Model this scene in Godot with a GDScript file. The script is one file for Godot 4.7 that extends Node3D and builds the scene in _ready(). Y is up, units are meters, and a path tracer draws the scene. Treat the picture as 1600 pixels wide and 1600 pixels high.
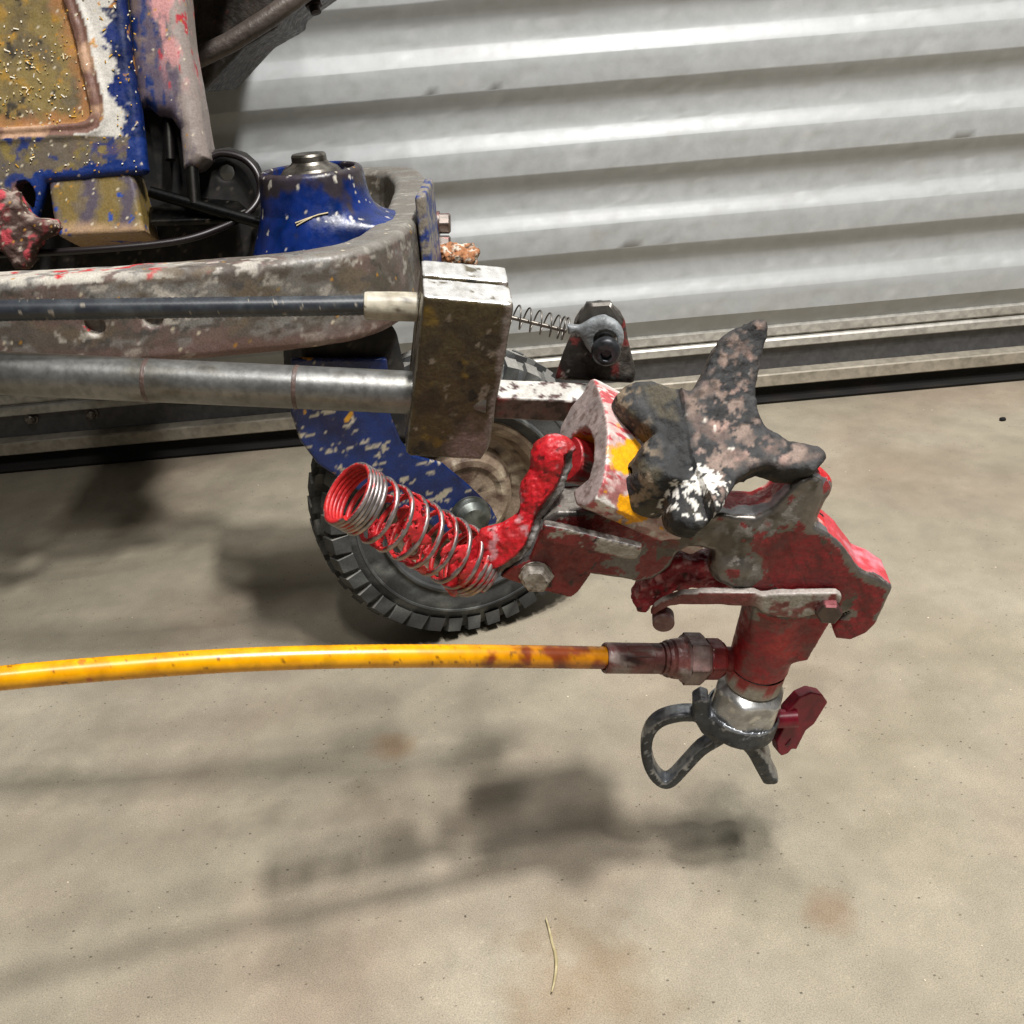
extends Node3D
# A paint-caked airless line striper with its spray gun swung out, in front of a corrugated roll-up door.

const F := 1603.0            # focal length in the photograph's pixels (1600 wide)
const PITCH := 26.0
const YAW := 1.79
const ROLL := 4.57
const EYE := Vector3(0, 0.49, 0)
const DOOR_Z := -1.268

var rt: Vector3
var up: Vector3
var fw: Vector3
var noise := FastNoiseLite.new()
var cell_noise := FastNoiseLite.new()
var M := {}
var names := {}
var rng := RandomNumberGenerator.new()

func _ready():
	rng.seed = 7
	# ---- camera, air, lamps, exposure -------------------------------------------------
	var p := deg_to_rad(PITCH)
	var y := deg_to_rad(YAW)
	var r := deg_to_rad(ROLL)
	fw = Vector3(sin(y) * cos(p), -sin(p), -cos(y) * cos(p))
	var r0 := Vector3(cos(y), 0, sin(y))
	var u0 := r0.cross(fw)
	rt = r0 * cos(r) - u0 * sin(r)
	up = r0 * sin(r) + u0 * cos(r)
	var cam := Camera3D.new()
	cam.name = "camera"
	cam.transform = Transform3D(Basis(rt, up, -fw), EYE)
	cam.fov = rad_to_deg(2.0 * atan(800.0 / F))
	cam.near = 0.02
	cam.far = 60.0
	add_child(cam)
	var env := Environment.new()
	env.background_mode = Environment.BG_COLOR
	env.background_color = Color(0.055, 0.055, 0.054).linear_to_srgb()
	env.tonemap_mode = Environment.TONE_MAPPER_LINEAR
	env.tonemap_exposure = 1.0
	env.sdfgi_enabled = true
	env.ssao_enabled = true
	env.ssil_enabled = true
	var we := WorldEnvironment.new()
	we.name = "air"
	we.environment = env
	add_child(we)
	ceiling_lamp(Vector3(0.62, 2.50, -0.02), Vector2(0.11, 0.20), 0.0, 6.5)
	ceiling_lamp(Vector3(0.68, 2.50, 0.36), Vector2(0.11, 0.24), 0.0, 2.9)
	ceiling_lamp(Vector3(0.56, 2.50, -0.42), Vector2(0.11, 0.24), 0.0, 2.3)
	ceiling_lamp(Vector3(-0.10, 2.50, 0.50), Vector2(0.12, 0.5), 0.0, 2.0)
	setup_noise()
	materials()
	# ---- setting, large things, small things -------------------------------------------
	build_floor()
	build_door()
	build_cart()
	build_wheel()
	build_gun_arm()
	build_cable()
	build_holder()
	build_knob()
	build_gun()
	build_hose()
	build_litter()

func ceiling_lamp(at: Vector3, size: Vector2, turn: float, energy: float):
	var l := AreaLight3D.new()
	l.name = "ceiling_lamp"
	l.area_size = size
	l.area_normalize_energy = true
	l.light_energy = energy
	l.light_color = Color(1.0, 0.99, 0.98)
	l.shadow_enabled = true
	l.set("area_range", 12.0)
	l.set("area_attenuation", 2.0)
	l.transform = Transform3D(Basis(Vector3.UP, turn) * Basis(Vector3.RIGHT, -PI / 2), at)
	add_child(l, true)

# ---- from the photograph's pixels to points in the place --------------------------------
func ray(px: float, py: float) -> Vector3:
	return fw * F + rt * (px - 800.0) - up * (py - 800.0)

func W(px: float, py: float, z: float) -> Vector3:
	return EYE + ray(px, py) * (z / F)

func HP(px: float, py: float, h: float) -> Vector3:      # on the level plane at height h
	var d := ray(px, py)
	return EYE + d * ((h - EYE.y) / d.y)

func DP(px: float, py: float) -> Vector3:                # on the door's plane
	var d := ray(px, py)
	return EYE + d * (DOOR_Z / d.z)

func frame(px: float, py: float, z: float, tilt: float, yaw: float, roll := 0.0) -> Transform3D:
	# a working plane: x right, y up in the plane, z towards the viewer; tilt leans its top to the viewer, yaw takes its right side away
	var b := Basis(rt, up, -fw) * Basis(Vector3.UP, deg_to_rad(yaw)) * Basis(Vector3.RIGHT, deg_to_rad(tilt)) * Basis(Vector3.BACK, deg_to_rad(roll))
	return Transform3D(b, W(px, py, z))

func FP(f: Transform3D, px: float, py: float, off := 0.0) -> Vector3:   # local point where the pixel's ray meets that plane, off in front
	var n := f.basis.z
	var o := f.origin + n * off
	var d := ray(px, py)
	var t := (o - EYE).dot(n) / d.dot(n)
	return f.affine_inverse() * (EYE + d * t)

func poly(f: Transform3D, pts: Array, off := 0.0) -> PackedVector2Array:
	var out := PackedVector2Array()
	for i in range(0, pts.size(), 2):
		var q := FP(f, pts[i], pts[i + 1], off)
		out.append(Vector2(q.x, q.y))
	return out

func pts3(f: Transform3D, pts: Array, off := 0.0) -> PackedVector3Array:
	var out := PackedVector3Array()
	for i in range(0, pts.size(), 2):
		out.append(f * FP(f, pts[i], pts[i + 1], off))
	return out

# ---- noise ------------------------------------------------------------------------------
func setup_noise():
	noise.seed = 3
	noise.noise_type = FastNoiseLite.TYPE_SIMPLEX_SMOOTH
	noise.frequency = 1.0
	noise.fractal_type = FastNoiseLite.FRACTAL_FBM
	noise.fractal_octaves = 4
	noise.fractal_gain = 0.55
	cell_noise.seed = 5
	cell_noise.noise_type = FastNoiseLite.TYPE_CELLULAR
	cell_noise.frequency = 1.0
	cell_noise.cellular_return_type = FastNoiseLite.RETURN_DISTANCE

func nz(p: Vector3, s: float) -> float:
	return noise.get_noise_3dv(p * s)

func step2(a: float, b: float, x: float) -> float:
	return clampf((x - a) / (b - a), 0.0, 1.0)

func lin(hex: String) -> Color:
	return Color.html(hex).srgb_to_linear()

# ---- names and metas --------------------------------------------------------------------
func thing(called: String, label: String, category: String, at: Vector3, group := "") -> Node3D:
	var o := Node3D.new()
	o.name = called
	o.position = at
	o.set_meta("label", label)
	o.set_meta("category", category)
	if group:
		o.set_meta("group", group)
	add_child(o, true)
	return o

func origin_of(n: Node) -> Vector3:
	var at := Vector3.ZERO
	while n is Node3D and n != self:
		at += n.position
		n = n.get_parent()
	return at

# ---- a mesh under construction, in world coordinates ------------------------------------
class MB:
	var v := PackedVector3Array()
	var n := PackedVector3Array()
	var c := PackedColorArray()
	var uv := PackedVector2Array()
	var idx := PackedInt32Array()
	func add(p: Vector3, nn: Vector3, cc: Color, t := Vector2.ZERO) -> int:
		v.append(p)
		n.append(nn)
		c.append(cc)
		uv.append(t)
		return v.size() - 1
	func tri(a: int, b: int, d: int):
		# clockwise seen from the side the normals point to
		var g := (v[b] - v[a]).cross(v[d] - v[a])
		if g.dot(n[a] + n[b] + n[d]) > 0.0:
			idx.append(a); idx.append(d); idx.append(b)
		else:
			idx.append(a); idx.append(b); idx.append(d)
	func quad(a: int, b: int, d: int, e: int):
		tri(a, b, d)
		tri(a, d, e)

func commit(called: String, m: MB, paint: String, parent: Node = null, metal := "", label := "") -> MeshInstance3D:
	# vertices whose colour has alpha under a half are bare metal
	if parent == null:
		parent = self
	var at := origin_of(parent)
	var here := PackedVector3Array()
	here.resize(m.v.size())
	var base := Vector3.ZERO
	if parent == self and m.v.size():
		var lo := m.v[0]
		var hi := m.v[0]
		for q in m.v:
			lo = lo.min(q)
			hi = hi.max(q)
		base = Vector3((lo.x + hi.x) / 2, lo.y, (lo.z + hi.z) / 2)
	var sub := at + base
	for i in m.v.size():
		here[i] = m.v[i] - sub
	var mesh := ArrayMesh.new()
	var groups := [m.idx]
	if metal != "":
		var a := PackedInt32Array()
		var b := PackedInt32Array()
		for i in range(0, m.idx.size(), 3):
			if m.c[m.idx[i]].a + m.c[m.idx[i + 1]].a + m.c[m.idx[i + 2]].a < 1.5:
				b.append(m.idx[i]); b.append(m.idx[i + 1]); b.append(m.idx[i + 2])
			else:
				a.append(m.idx[i]); a.append(m.idx[i + 1]); a.append(m.idx[i + 2])
		groups = [a, b]
	var cols := PackedColorArray()
	cols.resize(m.c.size())
	for i in m.c.size():
		var k := m.c[i]
		cols[i] = Color(maxf(k.r, 0.0), maxf(k.g, 0.0), maxf(k.b, 0.0), 1.0)
	for gi in groups.size():
		if groups[gi].size() == 0:
			continue
		var arr := []
		arr.resize(Mesh.ARRAY_MAX)
		arr[Mesh.ARRAY_VERTEX] = here
		arr[Mesh.ARRAY_NORMAL] = m.n
		arr[Mesh.ARRAY_COLOR] = cols
		arr[Mesh.ARRAY_TEX_UV] = m.uv
		arr[Mesh.ARRAY_INDEX] = groups[gi]
		mesh.add_surface_from_arrays(Mesh.PRIMITIVE_TRIANGLES, arr)
		mesh.surface_set_material(mesh.get_surface_count() - 1, M[paint if gi == 0 else metal])
	var o := MeshInstance3D.new()
	o.name = called
	o.mesh = mesh
	o.position = base
	if label:
		o.set_meta("label", label)
	parent.add_child(o, true)
	return o

func tag(o: Node, label: String, category: String, group := "") -> Node:
	o.set_meta("label", label)
	o.set_meta("category", category)
	if group:
		o.set_meta("group", group)
	return o

# ---- swept and turned shapes ------------------------------------------------------------
func tube(m: MB, path: PackedVector3Array, radius: Variant, sides: int, colour: Callable, cap := true, closed := false, flat := Vector2.ONE, ref := Vector3.ZERO):
	# radius: a number or an array per point; flat squeezes the section along (side, ref)
	var count := path.size()
	var start := m.v.size()
	var side := Vector3.ZERO
	var along := 0.0
	for i in count:
		var t: Vector3
		if closed:
			t = (path[(i + 1) % count] - path[(i + count - 1) % count]).normalized()
		else:
			t = (path[mini(i + 1, count - 1)] - path[maxi(i - 1, 0)]).normalized()
		if ref != Vector3.ZERO:
			side = ref.cross(t).normalized()
		elif side == Vector3.ZERO:
			side = t.cross(Vector3.UP if absf(t.y) < 0.9 else Vector3.RIGHT).normalized()
		else:
			side = (side - t * side.dot(t)).normalized()
		var other := t.cross(side)
		var r: float = radius[i] if radius is Array or radius is PackedFloat32Array else radius
		if i > 0:
			along += path[i].distance_to(path[i - 1])
		for k in sides + 1:
			var a := TAU * k / sides
			var dir := side * cos(a) * flat.x + other * sin(a) * flat.y
			var nn := (side * cos(a) * flat.y + other * sin(a) * flat.x).normalized()
			var q := path[i] + dir * r
			m.add(q, nn, colour.call(q, nn), Vector2(float(k) / sides, along))
	var rows := count if closed else count - 1
	for i in rows:
		for k in sides:
			var a0 := start + i * (sides + 1) + k
			var b0 := start + ((i + 1) % count) * (sides + 1) + k
			m.quad(a0, a0 + 1, b0 + 1, b0)
	if cap and not closed:
		for e in 2:
			var i := 0 if e == 0 else count - 1
			var nn := (path[0] - path[1]).normalized() if e == 0 else (path[count - 1] - path[count - 2]).normalized()
			var mid := m.add(path[i], nn, colour.call(path[i], nn))
			var first := m.v.size()
			for k in sides + 1:
				var q := m.v[start + i * (sides + 1) + k]
				m.add(q, nn, colour.call(q, nn))
			for k in sides:
				m.tri(mid, first + k, first + k + 1)

func lathe(m: MB, o: Vector3, axis: Vector3, prof: Array, segs: int, colour: Callable, hexed := []):
	# prof: [radius, along] pairs; sharp corners keep their own normals. hexed: indices of the profile points that are six-sided
	var ax := axis.normalized()
	var sx := ax.cross(Vector3.UP if absf(ax.y) < 0.9 else Vector3.RIGHT).normalized()
	var sy := ax.cross(sx)
	for i in range(0, prof.size() - 2, 2):
		var r0: float = prof[i]
		var a0: float = prof[i + 1]
		var r1: float = prof[i + 2]
		var a1: float = prof[i + 3]
		var steps := maxi(1, int(Vector2(r1 - r0, a1 - a0).length() / 0.004))
		var nl := Vector2(a1 - a0, r0 - r1).normalized()     # (radial, along)
		var start := m.v.size()
		for s in steps + 1:
			var f := float(s) / steps
			for k in segs + 1:
				var ang := TAU * k / segs
				var rr := lerpf(r0, r1, f)
				var rad := sx * cos(ang) + sy * sin(ang)
				var nn := (rad * nl.x + ax * nl.y).normalized()
				if hexed.has(i / 2):
					var w := fmod(ang, PI / 3) - PI / 6
					rr *= cos(PI / 6) / cos(w) * 1.08
					var ha := ang - w
					nn = (sx * cos(ha) + sy * sin(ha)) * nl.x + ax * nl.y
				var q := o + rad * rr + ax * lerpf(a0, a1, f)
				m.add(q, nn, colour.call(q, nn), Vector2(float(k) / segs, lerpf(a0, a1, f)))
		for s in steps:
			for k in segs:
				var b := start + s * (segs + 1) + k
				m.quad(b, b + 1, b + segs + 2, b + segs + 1)

func smooth_path(pts: PackedVector3Array, per := 8, closed := false) -> PackedVector3Array:
	var out := PackedVector3Array()
	var n := pts.size()
	for i in (n if closed else n - 1):
		var a := pts[(i - 1 + n) % n] if closed or i > 0 else pts[0] * 2.0 - pts[1]
		var b := pts[i]
		var c := pts[(i + 1) % n]
		var d := pts[(i + 2) % n] if closed or i + 2 < n else c * 2.0 - b
		for k in per:
			out.append(b.cubic_interpolate(c, a, d, float(k) / per))
	if not closed:
		out.append(pts[n - 1])
	return out

func helix(a: Vector3, b: Vector3, r0: float, r1: float, turns: Array, per := 28, phase := 0.0) -> PackedVector3Array:
	# turns: the share of the axis at which each turn ends
	var ax := (b - a).normalized()
	var sx := ax.cross(Vector3.UP).normalized()
	var sy := ax.cross(sx)
	var out := PackedVector3Array()
	for t in turns.size() - 1:
		for k in per:
			var f: float = lerpf(turns[t], turns[t + 1], float(k) / per)
			var ang := TAU * k / per + phase
			out.append(a.lerp(b, f) + (sx * cos(ang) + sy * sin(ang)) * lerpf(r0, r1, f))
	return out

# ---- distance fields and their surface ---------------------------------------------------
func sd_poly(v: PackedVector2Array, p: Vector2) -> float:
	var d := p.distance_squared_to(v[0])
	var s := 1.0
	var j := v.size() - 1
	for i in v.size():
		var e := v[j] - v[i]
		var w := p - v[i]
		var b := w - e * clampf(w.dot(e) / e.length_squared(), 0.0, 1.0)
		d = minf(d, b.length_squared())
		var c1 := p.y >= v[i].y
		var c2 := p.y < v[j].y
		var c3 := e.x * w.y > e.y * w.x
		if (c1 and c2 and c3) or (not c1 and not c2 and not c3):
			s = -s
		j = i
	return s * sqrt(d)

func slab(d2: float, w: float, w0: float, w1: float, r: float) -> float:
	var a := d2 + r
	var b := maxf(w0 - w, w - w1) + r
	return minf(maxf(a, b), 0.0) + Vector2(maxf(a, 0.0), maxf(b, 0.0)).length() - r

func sd_caps(p: Vector3, a: Vector3, b: Vector3, ra: float, rb: float) -> float:
	var ba := b - a
	var h := clampf((p - a).dot(ba) / ba.length_squared(), 0.0, 1.0)
	return (p - a - ba * h).length() - lerpf(ra, rb, h)

func sd_cyl(p: Vector3, a: Vector3, b: Vector3, r: float, rd: float) -> float:
	var ba := b - a
	var l := ba.length()
	var ax := ba / l
	var t := (p - a).dot(ax)
	var d := (p - a - ax * t).length() - r + rd
	var e := maxf(-t, t - l) + rd
	return minf(maxf(d, e), 0.0) + Vector2(maxf(d, 0.0), maxf(e, 0.0)).length() - rd

func smin(a: float, b: float, k: float) -> float:
	var h := maxf(k - absf(a - b), 0.0) / k
	return minf(a, b) - h * h * k * 0.25

func sdf_mesh(f: Callable, lo: Vector3, hi: Vector3, cell: float, colour: Callable, x: Transform3D) -> MB:
	# f takes a point in x's axes; lo and hi are in them too. One vertex in each cell that the surface crosses.
	var B := 4
	var nb := Vector3i(((hi - lo) / (cell * B)).ceil()) + Vector3i.ONE
	var nx := nb.x * B + 1
	var ny := nb.y * B + 1
	var nzz := nb.z * B + 1
	var far := 1e9
	var g := PackedFloat32Array()
	g.resize(nx * ny * nzz)
	g.fill(far)
	var vid := {}
	var active := []
	var reach := cell * B * 0.87 * 1.35 + cell
	for bz in nb.z:
		for by in nb.y:
			for bx in nb.x:
				var mid := lo + Vector3(bx + 0.5, by + 0.5, bz + 0.5) * (cell * B)
				var dv: float = f.call(mid)
				if absf(dv) < reach:
					active.append(Vector3i(bx * B, by * B, bz * B))
	for b in active:
		for k in B + 1:
			for j in B + 1:
				var row: int = ((b.z + k) * ny + b.y + j) * nx + b.x
				for i in B + 1:
					if g[row + i] == far:
						g[row + i] = f.call(lo + Vector3(b.x + i, b.y + j, b.z + k) * cell)
	var m := MB.new()
	var sx := 1
	var sy := nx
	var sz := nx * ny
	var offs := [0, sx, sy, sx + sy, sz, sz + sx, sz + sy, sz + sx + sy]
	var edges := [[0, 1], [2, 3], [4, 5], [6, 7], [0, 2], [1, 3], [4, 6], [5, 7], [0, 4], [1, 5], [2, 6], [3, 7]]
	var d := PackedFloat32Array()
	d.resize(8)
	var cells := PackedInt32Array()
	var bi := x.basis
	for b in active:
		for k in B:
			for j in B:
				for i in B:
					var at: int = ((b.z + k) * ny + b.y + j) * nx + b.x + i
					var neg := 0
					for q in 8:
						d[q] = g[at + offs[q]]
						if d[q] < 0.0:
							neg += 1
					if neg == 0 or neg == 8:
						continue
					var sum := Vector3.ZERO
					var cnt := 0
					for e in edges:
						var e0: int = e[0]
						var e1: int = e[1]
						if (d[e0] < 0.0) != (d[e1] < 0.0):
							var t := d[e0] / (d[e0] - d[e1])
							var p0 := Vector3(e0 & 1, (e0 >> 1) & 1, e0 >> 2)
							var p1 := Vector3(e1 & 1, (e1 >> 1) & 1, e1 >> 2)
							sum += p0.lerp(p1, t)
							cnt += 1
					var s := sum / cnt
					var gx := lerpf(lerpf(d[1] - d[0], d[3] - d[2], s.y), lerpf(d[5] - d[4], d[7] - d[6], s.y), s.z)
					var gy := lerpf(lerpf(d[2] - d[0], d[3] - d[1], s.x), lerpf(d[6] - d[4], d[7] - d[5], s.x), s.z)
					var gz := lerpf(lerpf(d[4] - d[0], d[5] - d[1], s.x), lerpf(d[6] - d[2], d[7] - d[3], s.x), s.y)
					var q2 := x * (lo + (Vector3(b.x + i, b.y + j, b.z + k) + s) * cell)
					var nn := (bi * Vector3(gx, gy, gz)).normalized()
					vid[at] = m.add(q2, nn, colour.call(q2, nn))
					cells.append(at)
	for at in cells:
		var a := g[at] < 0.0
		# the edges that start at this cell's low corner, shared by the four cells round each
		for ax in 3:
			var o: int = [sx, sy, sz][ax]
			if a == (g[at + o] < 0.0):
				continue
			var u: int = [sy, sz, sx][ax]
			var w: int = [sz, sx, sy][ax]
			if vid.has(at - u) and vid.has(at - w) and vid.has(at - u - w):
				m.quad(vid[at], vid[at - u], vid[at - u - w], vid[at - w])
	return m

func bounds(v: PackedVector2Array, w0: float, w1: float, pad: float) -> Array:
	var lo := Vector3(1e9, 1e9, w0)
	var hi := Vector3(-1e9, -1e9, w1)
	for q in v:
		lo.x = minf(lo.x, q.x)
		lo.y = minf(lo.y, q.y)
		hi.x = maxf(hi.x, q.x)
		hi.y = maxf(hi.y, q.y)
	return [lo - Vector3.ONE * pad, hi + Vector3.ONE * pad]

func plate(f: Transform3D, px: Array, off: float, w0: float, w1: float, r: float, cell: float, colour: Callable, lump := 0.0, lump_s := 60.0) -> MB:
	# an outline traced at depth off in the frame, from w0 to w1 along the frame's axis, its edges rounded by r
	var v := poly(f, px, off)
	var bb := bounds(v, w0, w1, cell * 2 + lump * 2)
	var fn := func(p: Vector3) -> float:
		var d := slab(sd_poly(v, Vector2(p.x, p.y)), p.z, w0, w1, r)
		if lump > 0.0 and absf(d) < 0.02:
			d += lump * nz(p, lump_s)
		return d
	return sdf_mesh(fn, bb[0], bb[1], cell, colour, f)

func ngon(o: Vector2, r: float, n: int, turn := 0.0) -> Array:
	var a := []
	for i in n:
		a.append(o.x + r * cos(turn + TAU * i / n))
		a.append(o.y + r * sin(turn + TAU * i / n))
	return a

# ---- materials ----------------------------------------------------------------------------
func grey_noise(size: int, freq: float, kind: int, octaves: int, sd: int) -> Image:
	var n := FastNoiseLite.new()
	n.seed = sd
	n.noise_type = kind
	n.frequency = freq
	n.fractal_octaves = octaves
	n.fractal_gain = 0.6
	return n.get_seamless_image(size, size)

func to_tex(im: Image) -> ImageTexture:
	return ImageTexture.create_from_image(im)

func grain(size: int, lo: float, hi: float, freq: float, octaves: int, sd: int) -> Image:
	# a grey texture between lo and hi
	var src := grey_noise(size, freq, FastNoiseLite.TYPE_SIMPLEX, octaves, sd)
	src.convert(Image.FORMAT_L8)
	var b := src.get_data()
	for i in b.size():
		b[i] = int(clampf(lerpf(lo, hi, b[i] / 255.0), 0.0, 1.0) * 255.0)
	return Image.create_from_data(size, size, false, Image.FORMAT_L8, b)

func streaks(size: int, lo: float, hi: float, squeeze: int, sd: int) -> Image:
	var src := grain(size, lo, hi, 0.03, 5, sd)
	src.resize(size, maxi(size / squeeze, 4), Image.INTERPOLATE_LANCZOS)
	src.resize(size, size, Image.INTERPOLATE_CUBIC)
	return src

func normal_of(im: Image, strength: float) -> ImageTexture:
	var c := im.duplicate()
	c.convert(Image.FORMAT_RGBA8)
	c.bump_map_to_normal_map(strength)
	return to_tex(c)

func mat(called: String, rough: float, metal: float, tex: Texture2D, nrm: Texture2D, scale: float, nstr: float, rtex: Texture2D = null) -> StandardMaterial3D:
	var m := StandardMaterial3D.new()
	m.resource_name = called
	m.vertex_color_use_as_albedo = true
	m.roughness = rough
	m.metallic = metal
	m.albedo_texture = tex
	m.uv1_triplanar = true
	m.uv1_scale = Vector3.ONE * scale
	if nrm:
		m.normal_enabled = true
		m.normal_texture = nrm
		m.normal_scale = nstr
	if rtex:
		m.roughness_texture = rtex
		m.roughness_texture_channel = BaseMaterial3D.TEXTURE_CHANNEL_RED
		m.roughness = 1.0
	M[called] = m
	return m

func materials():
	var fine := grain(512, 0.80, 1.06, 0.045, 5, 11)
	var fine_t := to_tex(fine)
	var fine_n := normal_of(fine, 4.0)
	var lumpy := grain(512, 0.1, 0.9, 0.012, 4, 21)
	var lumpy_n := normal_of(lumpy, 10.0)
	var soft := to_tex(grain(512, 0.8, 1.08, 0.012, 4, 31))
	var r_mid := to_tex(grain(512, 0.25, 0.75, 0.02, 4, 41))
	var r_metal := to_tex(grain(512, 0.30, 0.48, 0.025, 4, 43))
	mat("paint", 0.45, 0.0, fine_t, lumpy_n, 14.0, 0.55, r_mid)
	mat("flat_paint", 0.5, 0.0, fine_t, lumpy_n, 18.0, 0.16, r_mid)
	mat("metal", 0.4, 0.72, soft, fine_n, 16.0, 0.2, r_metal)
	mat("bright_metal", 0.3, 0.45, soft, fine_n, 14.0, 0.15, to_tex(grain(512, 0.16, 0.42, 0.02, 4, 47)))
	mat("rubber", 0.75, 0.0, fine_t, fine_n, 12.0, 0.6)
	mat("plastic", 0.36, 0.0, soft, fine_n, 18.0, 0.12)
	mat("crust", 0.8, 0.0, fine_t, lumpy_n, 22.0, 0.9)
	mat("hose", 0.28, 0.0, soft, fine_n, 10.0, 0.1)
	mat("blue_paint", 0.28, 0.0, soft, lumpy_n, 10.0, 0.15, to_tex(grain(512, 0.14, 0.55, 0.02, 4, 51)))
	var door_t := to_tex(grain(512, 0.94, 1.02, 0.02, 5, 61))
	mat("door_paint", 0.38, 0.0, door_t, lumpy_n, 3.0, 0.025, to_tex(grain(512, 0.34, 0.5, 0.02, 4, 63)))
	mat("rail_metal", 0.42, 0.25, soft, fine_n, 8.0, 0.08)
	mat("black_rubber", 0.85, 0.0, fine_t, fine_n, 9.0, 0.3)
	mat("grit", 0.85, 0.0, null, null, 1.0, 0.0)
	M["grit"].uv1_triplanar = false
	concrete()

func concrete():
	# stains and tone over 2 m, then the grain of the cement over 0.38 m
	var S := 1024
	var n1 := FastNoiseLite.new()
	n1.seed = 71
	n1.frequency = 0.006
	n1.fractal_octaves = 6
	n1.fractal_gain = 0.55
	n1.domain_warp_enabled = true
	n1.domain_warp_amplitude = 25.0
	n1.domain_warp_frequency = 0.01
	var n2 := FastNoiseLite.new()
	n2.seed = 72
	n2.frequency = 0.03
	n2.fractal_octaves = 5
	n2.fractal_gain = 0.65
	var ia := n1.get_image(S, S)
	var ib := n2.get_image(S, S)
	n1.seed = 90
	n1.frequency = 0.004
	var ic := n1.get_image(S, S)
	ia.convert(Image.FORMAT_L8)
	ib.convert(Image.FORMAT_L8)
	ic.convert(Image.FORMAT_L8)
	var a := ia.get_data()
	var b := ib.get_data()
	var c := ic.get_data()
	var out := PackedByteArray()
	out.resize(S * S * 3)
	# [pixel of the photograph, radius in metres, share, colour]: stained spots in the concrete itself; the second also carries some cast shadow
	var stains_and_shade := []
	for s in [[100, 1205, 0.035, 0.30, "6d6a58"], [1112, 1285, 0.028, 0.38, "5a564a"], [610, 1172, 0.016, 0.4, "9a7350"], [890, 1540, 0.05, 0.30, "94714f"], [880, 1440, 0.03, 0.25, "877359"], [560, 1235, 0.012, 0.3, "6b6250"], [1040, 1460, 0.02, 0.2, "8b7f68"], [700, 1500, 0.025, 0.25, "6f6a5c"], [760, 1330, 0.02, 0.2, "6f6a5c"], [1430, 1130, 0.03, 0.2, "8a7f68"], [1260, 1060, 0.015, 0.3, "726a58"], [480, 1480, 0.03, 0.24, "77705f"], [1215, 1420, 0.03, 0.22, "7d7763"], [1290, 1425, 0.012, 0.35, "7a5a40"], [405, 1275, 0.02, 0.25, "6e6556"], [1520, 1000, 0.05, 0.16, "8a8168"], [1450, 1330, 0.03, 0.16, "8a8168"], [1330, 1200, 0.04, 0.14, "857a62"], [150, 740, 0.05, 0.2, "a8a08a"], [1400, 720, 0.06, 0.12, "8a8168"], [980, 1560, 0.04, 0.16, "8f8068"], [300, 1400, 0.05, 0.14, "867f6c"]]:
		var q := HP(s[0], s[1], 0.0)
		stains_and_shade.append([(q.x + 1.0) * S / 2.0, (q.z + 1.6) * S / 2.0, s[2] * S / 2.0, s[3], Color.html(s[4])])
	var base := Color.html("9f9683")
	var warm := Color.html("9e8f7d")
	var pale := Color.html("a9a08e")
	for y in S:
		for x in S:
			var i := y * S + x
			var va := a[i] / 255.0
			var vb := b[i] / 255.0
			var vc := c[i] / 255.0
			var k := base.lerp(warm, clampf((vc - 0.45) * 2.2, 0.0, 1.0)).lerp(pale, clampf((va - 0.52) * 2.0, 0.0, 0.6))
			var t := 1.0 + (vb - 0.5) * 0.15 + (va - 0.5) * 0.06
			k = Color(k.r * t, k.g * t, k.b * t)
			for s in stains_and_shade:
				var dx: float = x - s[0]
				var dy: float = y - s[1]
				var lim: float = s[2] * 2.2
				if absf(dx) < lim and absf(dy) < lim:
					var r: float = sqrt(dx * dx + dy * dy) / s[2] + (va - 0.5) * 1.6 + (vb - 0.5) * 1.2
					k = k.lerp(s[4], s[3] * clampf(1.35 - r, 0.0, 1.0))
			out[i * 3] = int(clampf(k.r, 0, 1) * 255)
			out[i * 3 + 1] = int(clampf(k.g, 0, 1) * 255)
			out[i * 3 + 2] = int(clampf(k.b, 0, 1) * 255)
	var tone := Image.create_from_data(S, S, false, Image.FORMAT_RGB8, out)
	var D := 1024
	var det := grain(D, 0.43, 0.63, 0.30, 3, 81)
	det.convert(Image.FORMAT_RGB8)
	var r2 := RandomNumberGenerator.new()
	r2.seed = 5
	for i in 5200:
		var px := r2.randi_range(0, D - 1)
		var py := r2.randi_range(0, D - 1)
		var w := 1 if r2.randf() < 0.8 else r2.randi_range(2, 4)
		var l := r2.randf_range(0.30, 0.42) if r2.randf() < 0.35 else r2.randf_range(0.6, 0.72)
		det.fill_rect(Rect2i(px, py, w, maxi(1, w - 1)), Color(l, l * 0.98, l * 0.95))
	var height := det.duplicate()
	# the detail multiplies, so its mid grey is lifted to about one by the tone below it
	var m := StandardMaterial3D.new()
	m.resource_name = "concrete"
	m.albedo_texture = to_tex(tone)
	m.albedo_color = Color.WHITE
	m.detail_enabled = true
	m.detail_blend_mode = BaseMaterial3D.BLEND_MODE_MUL
	m.detail_uv_layer = BaseMaterial3D.DETAIL_UV_2
	var hi := det.duplicate()
	for y in D:
		for x in D:
			var k: Color = hi.get_pixel(x, y)
			hi.set_pixel(x, y, Color(clampf(k.r * 1.75, 0, 1), clampf(k.g * 1.75, 0, 1), clampf(k.b * 1.75, 0, 1)))
	m.detail_albedo = to_tex(hi)
	m.uv2_scale = Vector3.ONE * 1.0
	m.roughness = 0.72
	m.metallic_specular = 0.4
	M["concrete"] = m

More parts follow.
